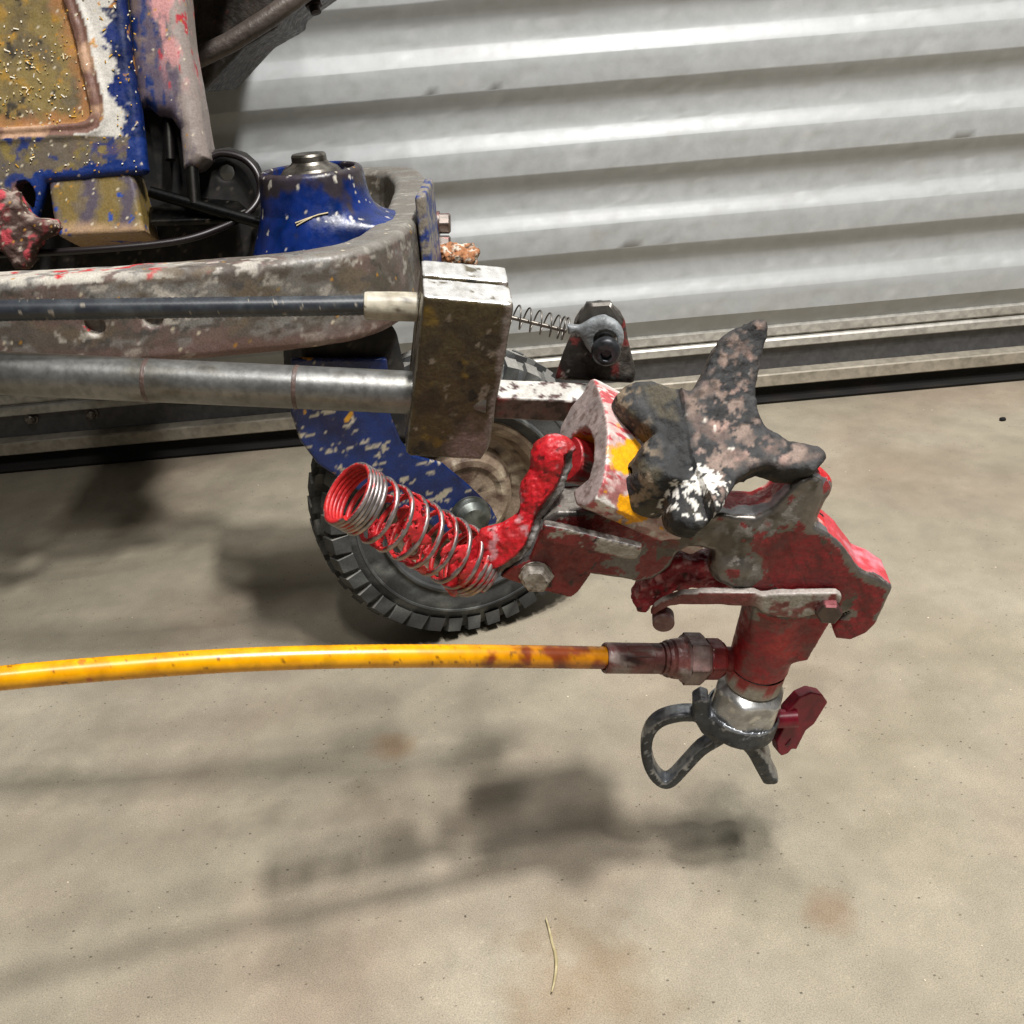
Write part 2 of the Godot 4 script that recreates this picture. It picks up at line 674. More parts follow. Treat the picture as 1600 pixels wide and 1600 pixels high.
# ---- the floor and the door -----------------------------------------------------------------
func build_floor():
	var m := MB.new()
	var a := Vector2(-3.0, -2.6)
	var b := Vector2(3.0, 2.4)
	for j in 2:
		for i in 2:
			var x := lerpf(a.x, b.x, i)
			var z := lerpf(a.y, b.y, j)
			m.add(Vector3(x, 0, z), Vector3.UP, Color.WHITE, Vector2((x + 1.0) / 2.0, (z + 1.6) / 2.0))
	m.quad(0, 1, 3, 2)
	var o := commit("floor", m, "concrete")
	o.set_meta("kind", "structure")
	# a second set of coordinates for the cement's grain
	var arr: Array = o.mesh.surface_get_arrays(0)
	var uv2 := PackedVector2Array()
	for q in m.v:
		uv2.append(Vector2(q.x, q.z) / 0.38)
	arr[Mesh.ARRAY_TEX_UV2] = uv2
	var mesh := ArrayMesh.new()
	mesh.add_surface_from_arrays(Mesh.PRIMITIVE_TRIANGLES, arr)
	mesh.surface_set_material(0, M["concrete"])
	o.mesh = mesh

func strip(m: MB, prof: Array, x0: float, x1: float, step: float, colour: Callable):
	# a profile of [out, height] pairs swept along x; each face keeps its own normal, corners slightly rounded by the profile itself
	var n := int((x1 - x0) / step)
	for i in range(0, prof.size() - 2, 2):
		var p0 := Vector2(prof[i], prof[i + 1])
		var p1 := Vector2(prof[i + 2], prof[i + 3])
		var d := p1 - p0
		var nn := Vector3(0, d.x, -d.y).normalized()
		var rows := maxi(1, int(d.length() / 0.02))
		var start := m.v.size()
		for j in rows + 1:
			var q := p0.lerp(p1, float(j) / rows)
			for k in n + 1:
				var w := Vector3(lerpf(x0, x1, float(k) / n), q.y, DOOR_Z + q.x)
				m.add(w, nn, colour.call(w, nn))
		for j in rows:
			for k in n:
				var s := start + j * (n + 1) + k
				m.quad(s, s + 1, s + n + 2, s + n + 1)

func build_door():
	var per := 0.0951
	var h0 := 0.1255          # lower lip of the lowest corrugation
	var depth := 0.0115
	var d := thing("roll_up_door", "white corrugated steel roll-up door across the background, its dark bottom bar down on the floor", "door", Vector3(0.3, 0, DOOR_Z))
	var white := lin("afb2b2")
	var dirt := lin("77705f")
	var skin := func(p: Vector3, n: Vector3) -> Color:
		var c := white
		var g := nz(Vector3(p.x * 0.8, p.y * 4.0, 0), 6.0)
		c = c.lerp(dirt, 0.10 * step2(-0.1, 0.5, g))
		# scuffs on the lips of the corrugations, dirt that lies low on the door
		var f := fposmod(p.y - h0, per) / per
		if f < 0.035:
			c = c.lerp(lin("5a5750"), 0.8 * step2(0.36, 0.44, nz(Vector3(p.x * 0.35, p.y * 3.0, 4), 14.0) + 0.5 * nz(p, 160.0)))
		c = c.lerp(dirt, 0.5 * step2(0.16, 0.06, p.y) * step2(-0.3, 0.4, nz(p, 12.0)))
		# fine scratches and dull scrapes along the ribs
		c = c.lerp(lin("8f8f8a"), 0.28 * step2(0.30, 0.36, nz(Vector3(p.x * 0.12, p.y * 2.2, 3.0), 150.0)))
		c = c.lerp(lin("dcdedd"), 0.22 * step2(0.36, 0.42, nz(Vector3(p.x * 0.2, p.y * 1.5, 8.0), 120.0)))
		# smeared finger marks
		var sm := nz(Vector3(p.x * 3.0, p.y * 0.5, 9), 14.0)
		c = c.lerp(lin("a29c90"), 0.5 * step2(0.34, 0.5, sm) * step2(0.0, 0.3, nz(p, 5.0)))
		return c
	var m := MB.new()
	# one flowing profile with smooth shading: [share of the period from the lip upwards, out]
	var prof := []
	var key := [[0.0, 1.0], [0.30, 1.0], [0.312, 0.97], [0.48, 0.16], [0.505, 0.09], [0.54, 0.04], [0.58, 0.0], [0.70, 0.0], [0.745, 0.04], [0.79, 0.14], [0.978, 0.95], [0.99, 0.99]]
	var start_h := h0 - per * 0.24
	prof.append(0.0)
	prof.append(start_h)
	for i in 22:
		for q in key:
			prof.append(depth * q[1])
			prof.append(h0 + per * (i + q[0]))
	# smooth rows along the profile, with a shallow dent here and there
	var n := 330
	var x0 := -1.7
	var x1 := 2.3
	var rows := PackedVector2Array()
	var norms := PackedVector2Array()
	for i in range(0, prof.size() - 2, 2):
		var p0 := Vector2(prof[i], prof[i + 1])
		var p1 := Vector2(prof[i + 2], prof[i + 3])
		var e := p1 - p0
		var nn := Vector2(e.y, -e.x).normalized()
		var parts := 3 if e.length() > 0.012 else 1
		for k in parts + 1:
			rows.append(p0.lerp(p1, float(k) / parts))
			norms.append(nn)
	# blend the normals where two rows fall together
	for i in range(1, rows.size()):
		if rows[i].distance_to(rows[i - 1]) < 1e-6:
			if norms[i].dot(norms[i - 1]) > 0.95:
				var nn := (norms[i] + norms[i - 1]).normalized()
				norms[i] = nn
				norms[i - 1] = nn
	for i in rows.size():
		for k in n + 1:
			var x := lerpf(x0, x1, float(k) / n)
			var bend := 0.0012 * nz(Vector3(x, rows[i].y * 2.0, 2.0), 3.0)
			var w := Vector3(x, rows[i].y + bend, DOOR_Z + rows[i].x + bend)
			var nn := Vector3(0, norms[i].y, norms[i].x)
			m.add(w, nn, skin.call(w, nn))
	for i in rows.size() - 1:
		if rows[i].distance_to(rows[i + 1]) < 1e-6:
			continue
		for k in n:
			var s := i * (n + 1) + k
			m.quad(s, s + 1, s + n + 2, s + n + 1)
	commit("corrugated_curtain", m, "door_paint", d)
	var alu := func(p: Vector3, nn: Vector3) -> Color:
		return lin("c4c1b8").lerp(lin("7d776a"), 0.5 * step2(0.0, 0.5, nz(Vector3(p.x * 0.35, p.y * 6.0, 1), 18.0)))
	var top := MB.new()
	strip(top, [0.0, 0.1035, 0.006, 0.1015, 0.006, 0.0915, 0.002, 0.0905, 0.002, 0.0885], x0, x1, 0.03, alu)
	commit("bottom_rail", top, "rail_metal", d)
	var lip := MB.new()
	strip(lip, [0.002, 0.0880, 0.008, 0.0872, 0.010, 0.0850, 0.010, 0.0765, 0.008, 0.0750, -0.004, 0.0745], x0, x1, 0.03, alu)
	commit("rail_lip", lip, "rail_metal", d)
	var dark := func(p: Vector3, nn: Vector3) -> Color:
		return lin("555557").lerp(lin("6a6862"), 0.5 * step2(0.1, 0.6, nz(Vector3(p.x * 0.6, p.y * 2.0, 1), 30.0)))
	var web := MB.new()
	strip(web, [0.003, 0.0745, 0.003, 0.0455], x0, x1, 0.03, dark)
	commit("dark_web", web, "rail_metal", d)
	var beige := func(p: Vector3, nn: Vector3) -> Color:
		return lin("b0a898").lerp(lin("857d6f"), 0.5 * step2(-0.1, 0.5, nz(Vector3(p.x * 0.5, p.y * 6.0, 7), 22.0)))
	var foot := MB.new()
	strip(foot, [0.003, 0.0455, 0.019, 0.0440, 0.021, 0.0425, 0.021, 0.0285, 0.019, 0.0270, 0.0, 0.0265], x0, x1, 0.03, beige)
	commit("foot_flange", foot, "rail_metal", d)
	var blk := func(p: Vector3, nn: Vector3) -> Color:
		return lin("1c1b1a").lerp(lin("37332c"), step2(0.1, 0.6, nz(p, 30.0)))
	var seal := MB.new()
	strip(seal, [0.004, 0.0265, 0.006, 0.020, 0.012, 0.009, 0.014, 0.004, 0.012, 0.0005, -0.02, 0.0], x0, x1, 0.03, blk)
	commit("rubber_seal", seal, "black_rubber", d)
	for px in [[51, 652], [145, 645]]:
		var at := DP(px[0], px[1])
		var b := MB.new()
		var rust := func(p: Vector3, nn: Vector3) -> Color:
			return lin("85807a").lerp(lin("4c4138"), step2(-0.2, 0.4, nz(p, 200.0)))
		lathe(b, Vector3(at.x, at.y, DOOR_Z + 0.003), Vector3(0, 0, 1), [0.0085, 0.0, 0.0085, 0.002, 0.006, 0.0022, 0.006, 0.0085, 0.0045, 0.010, 0.0, 0.0105], 18, rust)
		commit("rail_bolt", b, "metal", d)

# ---- colours of worn, paint-caked things -------------------------------------------------------
func caked(p: Vector3, s: float) -> Color:
	# bare brown-grey steel under layers of overspray: grey, white, ochre, a little red and blue
	var a := nz(p, 14.0 * s)
	var b := nz(p + Vector3(3, 1, 7), 46.0 * s)
	var c := nz(p + Vector3(9, 4, 2), 130.0 * s)
	var k := lin("564b41").lerp(lin("8b8985"), step2(-0.08, -0.03, nz(p + Vector3(3, 1, 7), 34.0 * s) + a * 0.45 + c * 0.12))
	k = k.lerp(lin("6e5a3c"), 0.8 * step2(0.16, 0.28, nz(p + Vector3(1, 8, 3), 30.0 * s)))
	k = k.lerp(lin("6d4b44"), 0.75 * step2(0.14, 0.22, nz(p + Vector3(5, 2, 6), 24.0 * s) + c * 0.3))
	k = k.lerp(lin("cfc8bc"), step2(0.24, 0.28, b * 0.7 + c * 0.45 + a * 0.35))
	k = k.lerp(lin("b79034"), step2(0.56, 0.60, c * 0.7 + nz(p + Vector3(2, 2, 2), 60.0 * s) * 0.6))
	k = k.lerp(lin("2e2b29"), step2(0.34, 0.4, nz(p + Vector3(8, 8, 1), 70.0 * s) + c * 0.35))
	var t := 1.0 + c * 0.35
	return Color(k.r * t, k.g * t, k.b * t, 1.0)

func greasy(p: Vector3) -> Color:
	var k := lin("141312").lerp(lin("2d2a26"), step2(-0.1, 0.5, nz(p, 60.0)))
	return k.lerp(lin("5a5248"), step2(0.42, 0.5, nz(p + Vector3(4, 4, 4), 140.0)))

func speck(p: Vector3, k: Color, amount := 1.0) -> Color:
	# spatter: small pale and ochre dots
	var v := nz(p + Vector3(1.7, 0.3, 5.1), 420.0)
	var w := nz(p, 40.0)
	if v > 0.56 - 0.08 * amount - w * 0.10:
		return lin("d8cdb4")
	if v < -0.58 + 0.07 * amount - w * 0.1:
		return lin("c08a2c")
	return k

var cart: Node3D

func build_cart():
	cart = thing("line_striper_cart", "paint-caked line striping cart with blue casing, curved steel bar and black wheel", "cart", HP(400, 900, 0.0))
	# the flat tube bent round the front
	var h := 0.352
	var half := Vector2(0.0165, 0.0315)
	var path := PackedVector3Array()
	for q in [[-260, 436], [-60, 431], [150, 422], [330, 409], [460, 397], [545, 383], [596, 361], [627, 330], [640, 300], [642, 281], [632, 268]]:
		path.append(HP(q[0], q[1], h))
	var line := smooth_path(path, 4)
	var flat := PackedVector2Array()
	for q in line:
		flat.append(Vector2(q.x, q.z))
	# the far end bends back behind the caster
	var last := flat[flat.size() - 1]
	for k in 5:
		var a := PI * 0.5 * (k + 1) / 5.0
		flat.append(last + Vector2(-0.05 * (1.0 - cos(a)), -0.05 * sin(a)))
	flat.append(flat[flat.size() - 1] + Vector2(-0.3, 0.0))
	var holes := []
	for q in [[153, 503], [236, 497]]:
		holes.append(FP(Transform3D(Basis.IDENTITY, HP(q[0], 425, h)), q[0], q[1]) + HP(q[0], 425, h))
	var bar := func(p: Vector3) -> float:
		var q := Vector2(p.x, p.z)
		var d2 := 1e9
		for i in flat.size() - 1:
			var e := flat[i + 1] - flat[i]
			var w := q - flat[i]
			d2 = minf(d2, (w - e * clampf(w.dot(e) / e.length_squared(), 0.0, 1.0)).length_squared())
		var a := sqrt(d2) - half.x + 0.007
		var b := absf(p.y - h + half.y) - half.y + 0.007
		var d := minf(maxf(a, b), 0.0) + Vector2(maxf(a, 0.0), maxf(b, 0.0)).length() - 0.007
		if absf(d) < 0.008:
			for c in holes:
				d = maxf(d, 0.0072 - Vector2(p.x - c.x, p.y - c.y).length())
			d += 0.0007 * nz(p, 40.0)
		return d
	var bar_col := func(p: Vector3, n: Vector3) -> Color:
		var k := caked(Vector3(p.x * 0.5, p.y, p.z), 1.0).lerp(lin("7b7772"), 0.38)
		var lx := p.x
		# rusty brown and thick with clippings at the left, greener and darker by the bend
		k = k.lerp(lin("5a3a30"), 0.6 * step2(-0.30, -0.42, lx) * step2(-0.3, 0.2, nz(p, 20.0)))
		k = k.lerp(lin("4a4438"), 0.6 * step2(-0.17, -0.10, lx) * step2(-0.45, 0.1, nz(p + Vector3(2, 0, 0), 30.0)) * step2(0.7, 0.3, n.y))
		# white and red drips on the top
		if n.y > 0.3:
			k = k.lerp(lin("d3cdc0"), 0.85 * step2(-0.12, 0.02, nz(Vector3(p.x * 0.5, p.y, p.z), 45.0)) * step2(-0.16, -0.24, lx))
			k = k.lerp(lin("c8333a"), step2(0.30, 0.34, nz(Vector3(p.x * 0.6, p.y, p.z) + Vector3(3, 3, 3), 50.0)) * step2(-0.16, -0.22, lx))
			k = k.lerp(lin("7e7a72"), 0.7 * step2(-0.14, -0.08, lx))
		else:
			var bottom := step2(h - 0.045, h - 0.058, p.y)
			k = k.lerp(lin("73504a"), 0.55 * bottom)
		return speck(p, k, 0.5 if lx < -0.30 else -0.8)
	var lo := Vector3(-0.72, h - 0.07, -1.30)
	commit("frame_bar", sdf_mesh(bar, lo, Vector3(0.0, h + 0.006, -0.68), 0.0021, bar_col, Transform3D.IDENTITY), "flat_paint", cart)

	# the casing's front: a recessed ochre panel with a raised lip, blue paint showing at the edges
	var f := frame(110, 250, 0.80, 11.0, 3.0)
	var face := poly(f, [-240, -90, 186, -90, 193, 0, 205, 100, 217, 170, 228, 266, 222, 271, 71, 285, 60, 320, 52, 350, -240, 350])
	var lip := poly(f, [-200, -120, 104, -120, 113, 0, 128, 39, 142, 105, 155, 157, 157, 181, 148, 197, 131, 203, -200, 224])
	var inner := poly(f, [-200, -120, 90, -120, 98, 0, 116, 60, 130, 120, 140, 160, 141, 180, 134, 190, 118, 194, -200, 213])
	var hole := poly(f, [23, 292, 28, 283, 38, 281, 48, 287, 53, 300, 54, 316, 48, 330, 30, 312])
	var casing := func(p: Vector3) -> float:
		var q := Vector2(p.x, p.y)
		var d := slab(sd_poly(face, q), p.z, -0.016, 0.0, 0.006)
		if d < 0.02:
			d = maxf(d, -slab(sd_poly(inner, q), p.z, -0.0035, 0.05, 0.002))
			d = maxf(d, -slab(sd_poly(hole, q), p.z, -0.1, 0.1, 0.002))
			d = smin(d, Vector2(absf(sd_poly(lip, q)) - 0.0035, p.z + 0.0005).length() - 0.0018, 0.003)
			d += 0.0006 * nz(p, 50.0)
		return d
	var inv := f.affine_inverse()
	var casing_col := func(p: Vector3, n: Vector3) -> Color:
		var l := inv * p
		var q := Vector2(l.x, l.y)
		var si := sd_poly(inner, q)
		var sl := sd_poly(lip, q)
		var a := nz(p, 30.0)
		var b := nz(p + Vector3(5, 5, 5), 90.0)
		if si < -0.001:
			var k := lin("8a7749").lerp(lin("6b5f48"), step2(-0.1, 0.4, a + b * 0.3))
			k = k.lerp(lin("a8843c"), step2(0.1, 0.35, nz(p + Vector3(0, 3, 0), 55.0)))
			k = k.lerp(lin("b47a4c"), 0.7 * step2(-0.012, -0.004, si + b * 0.008))
			k = k.lerp(lin("3b352c"), step2(0.42, 0.5, nz(p + Vector3(0, 9, 0), 38.0) + b * 0.2))
			return speck(p, k, 0.6)
		if sl < 0.003:
			return speck(p, lin("7d5d50").lerp(lin("c09a7c"), step2(-0.1, 0.3, a + b * 0.4)), 0.5)
		var side := step2(0.0, 0.006, l.x - 0.012 + l.y * -0.03)
		var k2 := lin("6b6152").lerp(lin("2a3a72"), step2(0.05, 0.2, a + b * 0.5))
		k2 = k2.lerp(lin("7b5d56"), step2(0.1, 0.25, nz(p + Vector3(7, 0, 0), 35.0)) * step2(0.02, -0.02, l.y))
		k2 = k2.lerp(lin("857442"), step2(0.22, 0.34, nz(p + Vector3(0, 0, 9), 45.0)))
		# along the right edge: a band of thick white, then deep blue
		var edge := -sd_poly(face, q)
		if l.y > 0.018 and l.x > 0.0:
			var blue := lin("0f2a6a").lerp(lin("0a1b48"), step2(-0.2, 0.3, a))
			k2 = blue.lerp(lin("d4d0c6"), step2(0.013, 0.0155, edge + b * 0.012 + a * 0.009))
			k2 = k2.lerp(lin("c98b3a"), step2(0.36, 0.4, nz(p + Vector3(2, 7, 1), 60.0)) * step2(0.05, 0.07, l.y))
		elif edge < 0.011 + a * 0.01:
			k2 = lin("122f74")
		return speck(p, k2, 0.3)
	var bb := bounds(face, -0.016, 0.002, 0.006)
	bb[0].x = maxf(bb[0].x, -0.13)
	var shell := sdf_mesh(casing, bb[0], bb[1], 0.0017, casing_col, f)
	commit("front_casing", shell, "flat_paint", cart)
	# the rounded post at the casing's corner
	var post_px := [190, -90, 278, -90, 286, 0, 292, 62, 306, 140, 316, 200, 324, 246, 306, 262, 282, 264, 277, 200, 262, 180, 240, 176, 226, 162, 215, 166, 204, 100, 196, 0]
	var post_col := func(p: Vector3, n: Vector3) -> Color:
		var l := inv * p
		var a := nz(Vector3(l.x * 90.0, l.y * 14.0, l.z * 60.0), 1.0)
		var b := nz(p, 120.0)
		var ux := l.x + l.y * 0.15     # across the post
		var k := lin("5d5260").lerp(lin("1a3068"), step2(-0.05, 0.15, a + b * 0.3))
		k = k.lerp(lin("7a6a66"), step2(0.1, 0.3, nz(p + Vector3(3, 3, 3), 40.0)))
		k = k.lerp(lin("978b84"), step2(0.086, 0.093, ux + a * 0.012 + b * 0.006))
		k = k.lerp(lin("c8908e"), step2(0.0, 0.2, nz(Vector3(p.x * 2.0, p.y * 0.7, p.z), 40.0)) * step2(0.080, 0.086, ux) * step2(0.05, 0.08, l.y))
		k = k.lerp(lin("b5343c"), step2(0.34, 0.40, nz(Vector3(p.x * 2.0, p.y * 0.7, p.z) + Vector3(1, 1, 1), 50.0)) * step2(0.05, 0.06, l.y) * step2(0.078, 0.082, ux))
		return speck(p, k, 0.2)
	commit("corner_post", plate(f, post_px, -0.006, -0.050, -0.006, 0.011, 0.0016, post_col, 0.0004, 50.0), "flat_paint", cart)
	# the folded box under it
	var fb := frame(150, 325, 0.806, 4.0, 3.0)
	var finv := fb.affine_inverse()
	var box_col := func(p: Vector3, n: Vector3) -> Color:
		var l := finv * p
		var band := sin(l.x * 230.0 + nz(p, 25.0) * 3.0)
		var k := lin("70634f").lerp(lin("7d6a38"), step2(0.0, 0.5, band)).lerp(lin("564d58"), step2(-0.45, -0.75, band))
		k = k.lerp(lin("c2a07c"), 0.8 * step2(-0.008, -0.016, l.y + nz(p, 60.0) * 0.004))
		k = k.lerp(lin("254a9e"), step2(0.40, 0.44, nz(p + Vector3(6, 1, 0), 55.0)))
		return speck(p, k, 0.9)
	var tray := plate(fb, [70, 268, 205, 262, 213, 300, 222, 350, 223, 360, 215, 363, 92, 369, 84, 362, 78, 330], 0.0, -0.05, -0.003, 0.004, 0.0017, box_col, 0.0003, 60.0)
	commit("lower_box", tray, "flat_paint", cart)
	# red-brown clamping knob at the left edge
	var fk := frame(30, 350, 0.775, 14.0, 6.0)
	var knob_col := func(p: Vector3, n: Vector3) -> Color:
		var k := lin("4a332b").lerp(lin("6a2a28"), step2(0.05, 0.2, nz(p, 60.0)))
		k = k.lerp(lin("a59488"), step2(0.25, 0.6, n.y) * step2(-0.2, 0.15, nz(p, 70.0)))
		k = k.lerp(lin("c24a52"), step2(0.24, 0.32, nz(p + Vector3(5, 0, 2), 50.0)))
		return speck(p, k, 0.9)
	commit("clamp_knob", plate(fk, [-60, 330, -30, 300, -6, 292, 10, 300, 22, 299, 30, 314, 35, 329, 52, 340, 80, 342, 87, 356, 80, 367, 60, 376, 50, 388, 46, 410, 37, 421, 22, 420, 8, 402, -8, 388, -40, 396, -66, 370], 0.0, -0.022, 0.0, 0.005, 0.0015, knob_col, 0.0022, 70.0), "crust", cart)
	# black greasy bracket behind, with a slot the door shows through
	var fd := frame(300, 310, 0.845, 20.0, 4.0)
	var blk := func(p: Vector3, n: Vector3) -> Color: return greasy(p)
	var brk := poly(fd, [196, 150, 290, 150, 300, 236, 318, 245, 332, 234, 355, 230, 382, 238, 402, 256, 413, 284, 414, 330, 470, 372, 470, 440, -80, 450, -80, 264, 100, 264, 222, 258])
	var slot := poly(fd, ngon(Vector2(353, 270), 13.0, 12))
	var bfn := func(p: Vector3) -> float:
		var q := Vector2(p.x, p.y)
		var d := slab(sd_poly(brk, q), p.z, -0.012, 0.0, 0.003)
		return maxf(d, -slab(sd_poly(slot, q), p.z, -0.1, 0.1, 0.001))
	var b2 := bounds(brk, -0.012, 0.0, 0.005)
	commit("black_bracket", sdf_mesh(bfn, b2[0], b2[1], 0.0022, blk, fd), "black_rubber", cart)
	var guts := MB.new()
	for t in [[[262, 175], [266, 250], 8.0], [[300, 262], [304, 320], 10.0], [[235, 300], [420, 352], 9.0]]:
		tube(guts, PackedVector3Array([W(t[0][0], t[0][1], 0.82), W(t[1][0], t[1][1], 0.82)]), t[2] * 0.82 / F, 14, blk)
	commit("black_rod", guts, "metal", cart)
	commit("base_plate", plate(frame(300, 330, 0.83, -40.0, 0.0), [232, 322, 300, 306, 372, 312, 388, 326, 352, 342, 232, 346], 0.0, -0.006, 0.0, 0.002, 0.0016, blk), "metal", cart)
	var loop := MB.new()
	tube(loop, smooth_path(PackedVector3Array([W(318, 252, 0.83), W(345, 240, 0.83), W(380, 248, 0.83), W(402, 272, 0.83), W(406, 304, 0.83), W(388, 332, 0.825), W(345, 356, 0.82), W(270, 378, 0.81), W(120, 392, 0.80), W(-60, 400, 0.80)]), 8), 5.5 * 0.83 / F, 14, func(p, n): return lin("1d1c1b"))
	commit("black_cable", loop, "plastic", cart)
	# the dark hopper leaning in from the top
	var fh := frame(380, 40, 0.93, 24.0, -6.0)
	var hop := func(p: Vector3, n: Vector3) -> Color:
		return lin("2b2826").lerp(lin("47413c"), step2(-0.1, 0.4, nz(p, 22.0))).lerp(lin("5a3a36"), step2(0.4, 0.48, nz(p + Vector3(3, 3, 0), 80.0)))
	commit("hopper", plate(fh, [276, -90, 560, -90, 500, -20, 434, 30, 432, 44, 380, 74, 314, 146, 300, 130, 288, 60], 0.0, -0.10, 0.0, 0.004, 0.0026, hop, 0.001, 30.0), "paint", cart)
	var beam := MB.new()
	tube(beam, PackedVector3Array([W(306, 92, 0.90), W(360, 66, 0.90), W(420, 28, 0.90), W(520, -45, 0.90)]), 0.0085, 16, func(p, n): return lin("4d443e").lerp(lin("766b62"), step2(-0.1, 0.4, nz(p, 40.0))))
	commit("hopper_rail", beam, "paint", cart)
	var hb := MB.new()
	lathe(hb, W(488, 0, 0.92), up * -1.0 + rt * 0.3, [0.0075, -0.004, 0.0075, 0.006, 0.005, 0.0065, 0.005, 0.012, 0.0, 0.0125], 12, func(p, n): return lin("3a2f2c"), [0, 1])
	commit("hopper_bolt", hb, "metal", cart)

	# the blue caster housing inside the bend
	var top := HP(485, 262, 0.392)
	var tab := HP(575, 348, 0.352)
	var cap_r := 0.0395
	var cup := func(p: Vector3) -> float:
		var l := p - top
		var r := Vector2(l.x, l.z).length()
		var grow := cap_r + maxf(0.0, -l.y) * 0.12 + maxf(0.0, -l.y - 0.03) * 0.25
		var a := r - grow + 0.004
		var b := absf(l.y + 0.05) - 0.05 + 0.004
		var d := minf(maxf(a, b), 0.0) + Vector2(maxf(a, 0.0), maxf(b, 0.0)).length() - 0.004
		var t := p - tab - Vector3(-0.012, -0.022, -0.02)
		var q := Vector3(absf(t.x) - 0.034, absf(t.y) - 0.022, absf(t.z) - 0.032) + Vector3.ONE * 0.005
		var bx := q.max(Vector3.ZERO).length() + minf(maxf(q.x, maxf(q.y, q.z)), 0.0) - 0.005
		d = smin(d, bx, 0.022)
		if d < 0.02:
			var rc := r - 0.0335
			d = maxf(d, -maxf(rc, -0.007 - l.y))
		return d
	var cup_col := func(p: Vector3, n: Vector3) -> Color:
		var l := p - top
		var k := lin("0e2c70").lerp(lin("0a1c4c"), step2(-0.1, 0.4, nz(p, 30.0)))
		k = k.lerp(lin("3d342c"), 0.85 * step2(0.22, 0.5, nz(Vector3(p.x, p.y * 0.7, p.z), 30.0) + 0.45 * step2(-0.022, -0.004, l.y)))
		k = k.lerp(lin("d9d3c6"), step2(0.44, 0.47, nz(Vector3(p.x * 1.5, p.y * 0.5, p.z * 1.5) + Vector3(4, 1, 1), 70.0)))
		k = k.lerp(lin("b8ab94"), 0.9 * step2(0.035, 0.06, Vector2(l.x, l.z).length() - 0.03) * step2(0.0, 0.2, nz(p + Vector3(9, 9, 0), 60.0)))
		k = k.lerp(lin("2a2622"), step2(0.0, 0.5, n.y) * step2(0.0, -0.006, l.y) * step2(0.036, 0.034, Vector2(l.x, l.z).length()))
		return speck(p, k, -0.6)
	commit("caster_housing", sdf_mesh(cup, top + Vector3(-0.075, -0.105, -0.07), top + Vector3(0.12, 0.006, 0.075), 0.0017, cup_col, Transform3D.IDENTITY), "blue_paint", cart)
	var twig := MB.new()
	for run in [[[462, 349], [478, 343], [498, 336], [513, 333]], [[464, 353], [476, 346], [488, 340]]]:
		var tp := PackedVector3Array()
		for q in run:
			tp.append(trace(cup, Transform3D.IDENTITY, q[0], q[1]) - fw * 0.0008)
		tube(twig, tp, 0.0006, 6, func(p, n): return lin("c9b993"))
	tag(commit("straw_stalk", twig, "grit"), "pale forked straw stuck to the blue caster housing", "straw")
	var stem := MB.new()
	lathe(stem, top + Vector3(0, -0.008, 0), Vector3.UP, [0.024, 0.0, 0.024, 0.004, 0.021, 0.008, 0.015, 0.011, 0.0135, 0.013, 0.0135, 0.017, 0.0125, 0.0185, 0.0, 0.0185], 32, func(p, n): return lin("4a453f").lerp(lin("8a857c"), step2(-0.1, 0.4, nz(p, 80.0))))
	commit("bearing_cap", stem, "metal", cart)
	# plate and bolts on the far side of the bend
	var side := HP(668, 340, 0.345)
	var pl := func(p: Vector3) -> float:
		var q := Vector3(absf(p.x) - 0.004, absf(p.y) - 0.036, absf(p.z) - 0.045) + Vector3.ONE * 0.0015
		return q.max(Vector3.ZERO).length() + minf(maxf(q.x, maxf(q.y, q.z)), 0.0) - 0.0015
	commit("side_plate", sdf_mesh(pl, Vector3(-0.008, -0.04, -0.05), Vector3(0.008, 0.04, 0.05), 0.0018, func(p, n): return lin("2b3f7c").lerp(lin("8c8478"), step2(-0.05, 0.1, nz(p, 60.0))), Transform3D(Basis(Vector3.UP, deg_to_rad(-4)), side + Vector3(0.0, -0.012, 0.0))), "paint", cart)
	for q in [[681, 349, 0.0], [681, 384, 0.0]]:
		var hx := MB.new()
		var at := W(q[0], q[1], 0.90)
		lathe(hx, at + rt * 0.001, rt, [0.0105, 0.0, 0.0105, 0.0025, 0.0086, 0.0027, 0.0086, 0.0105, 0.0072, 0.012, 0.0, 0.012], 24, func(p, n): return lin("77706a").lerp(lin("a3968e"), step2(-0.1, 0.3, nz(p, 120.0))).lerp(lin("9c6a66"), step2(0.2, 0.4, nz(p, 70.0))), [2, 3])
		commit("side_bolt", hx, "metal", cart)
	var lump := func(p: Vector3) -> float:
		return sd_caps(p, Vector3(-0.009, 0, 0), Vector3(0.010, -0.002, 0), 0.012, 0.010) + 0.006 * nz(p, 90.0)
	commit("dried_paint_lump", sdf_mesh(lump, Vector3.ONE * -0.03, Vector3.ONE * 0.03, 0.0015, func(p, n): return lin("b0764e").lerp(lin("e0d6c4"), step2(0.1, 0.2, nz(p, 140.0))).lerp(lin("5a4a3c"), step2(0.2, 0.3, nz(p + Vector3(2, 0, 0), 170.0))), Transform3D(Basis.IDENTITY, W(713, 399, 0.90))), "crust", cart)

	# unseen engine mass above the frame, added only to cast shade
	var shade_mass := func(p: Vector3) -> float:
		var q := Vector3(absf(p.x) - 0.25, absf(p.y) - 0.11, absf(p.z) - 0.17) + Vector3.ONE * 0.035
		var d := q.max(Vector3.ZERO).length() + minf(maxf(q.x, maxf(q.y, q.z)), 0.0) - 0.035
		d = smin(d, sd_cyl(p, Vector3(-0.1, 0.08, 0.02), Vector3(-0.1, 0.2, 0.02), 0.13, 0.03), 0.03)
		return minf(d, sd_cyl(p, Vector3(0.16, -0.02, 0.0), Vector3(0.16, -0.02, 0.20), 0.07, 0.02))
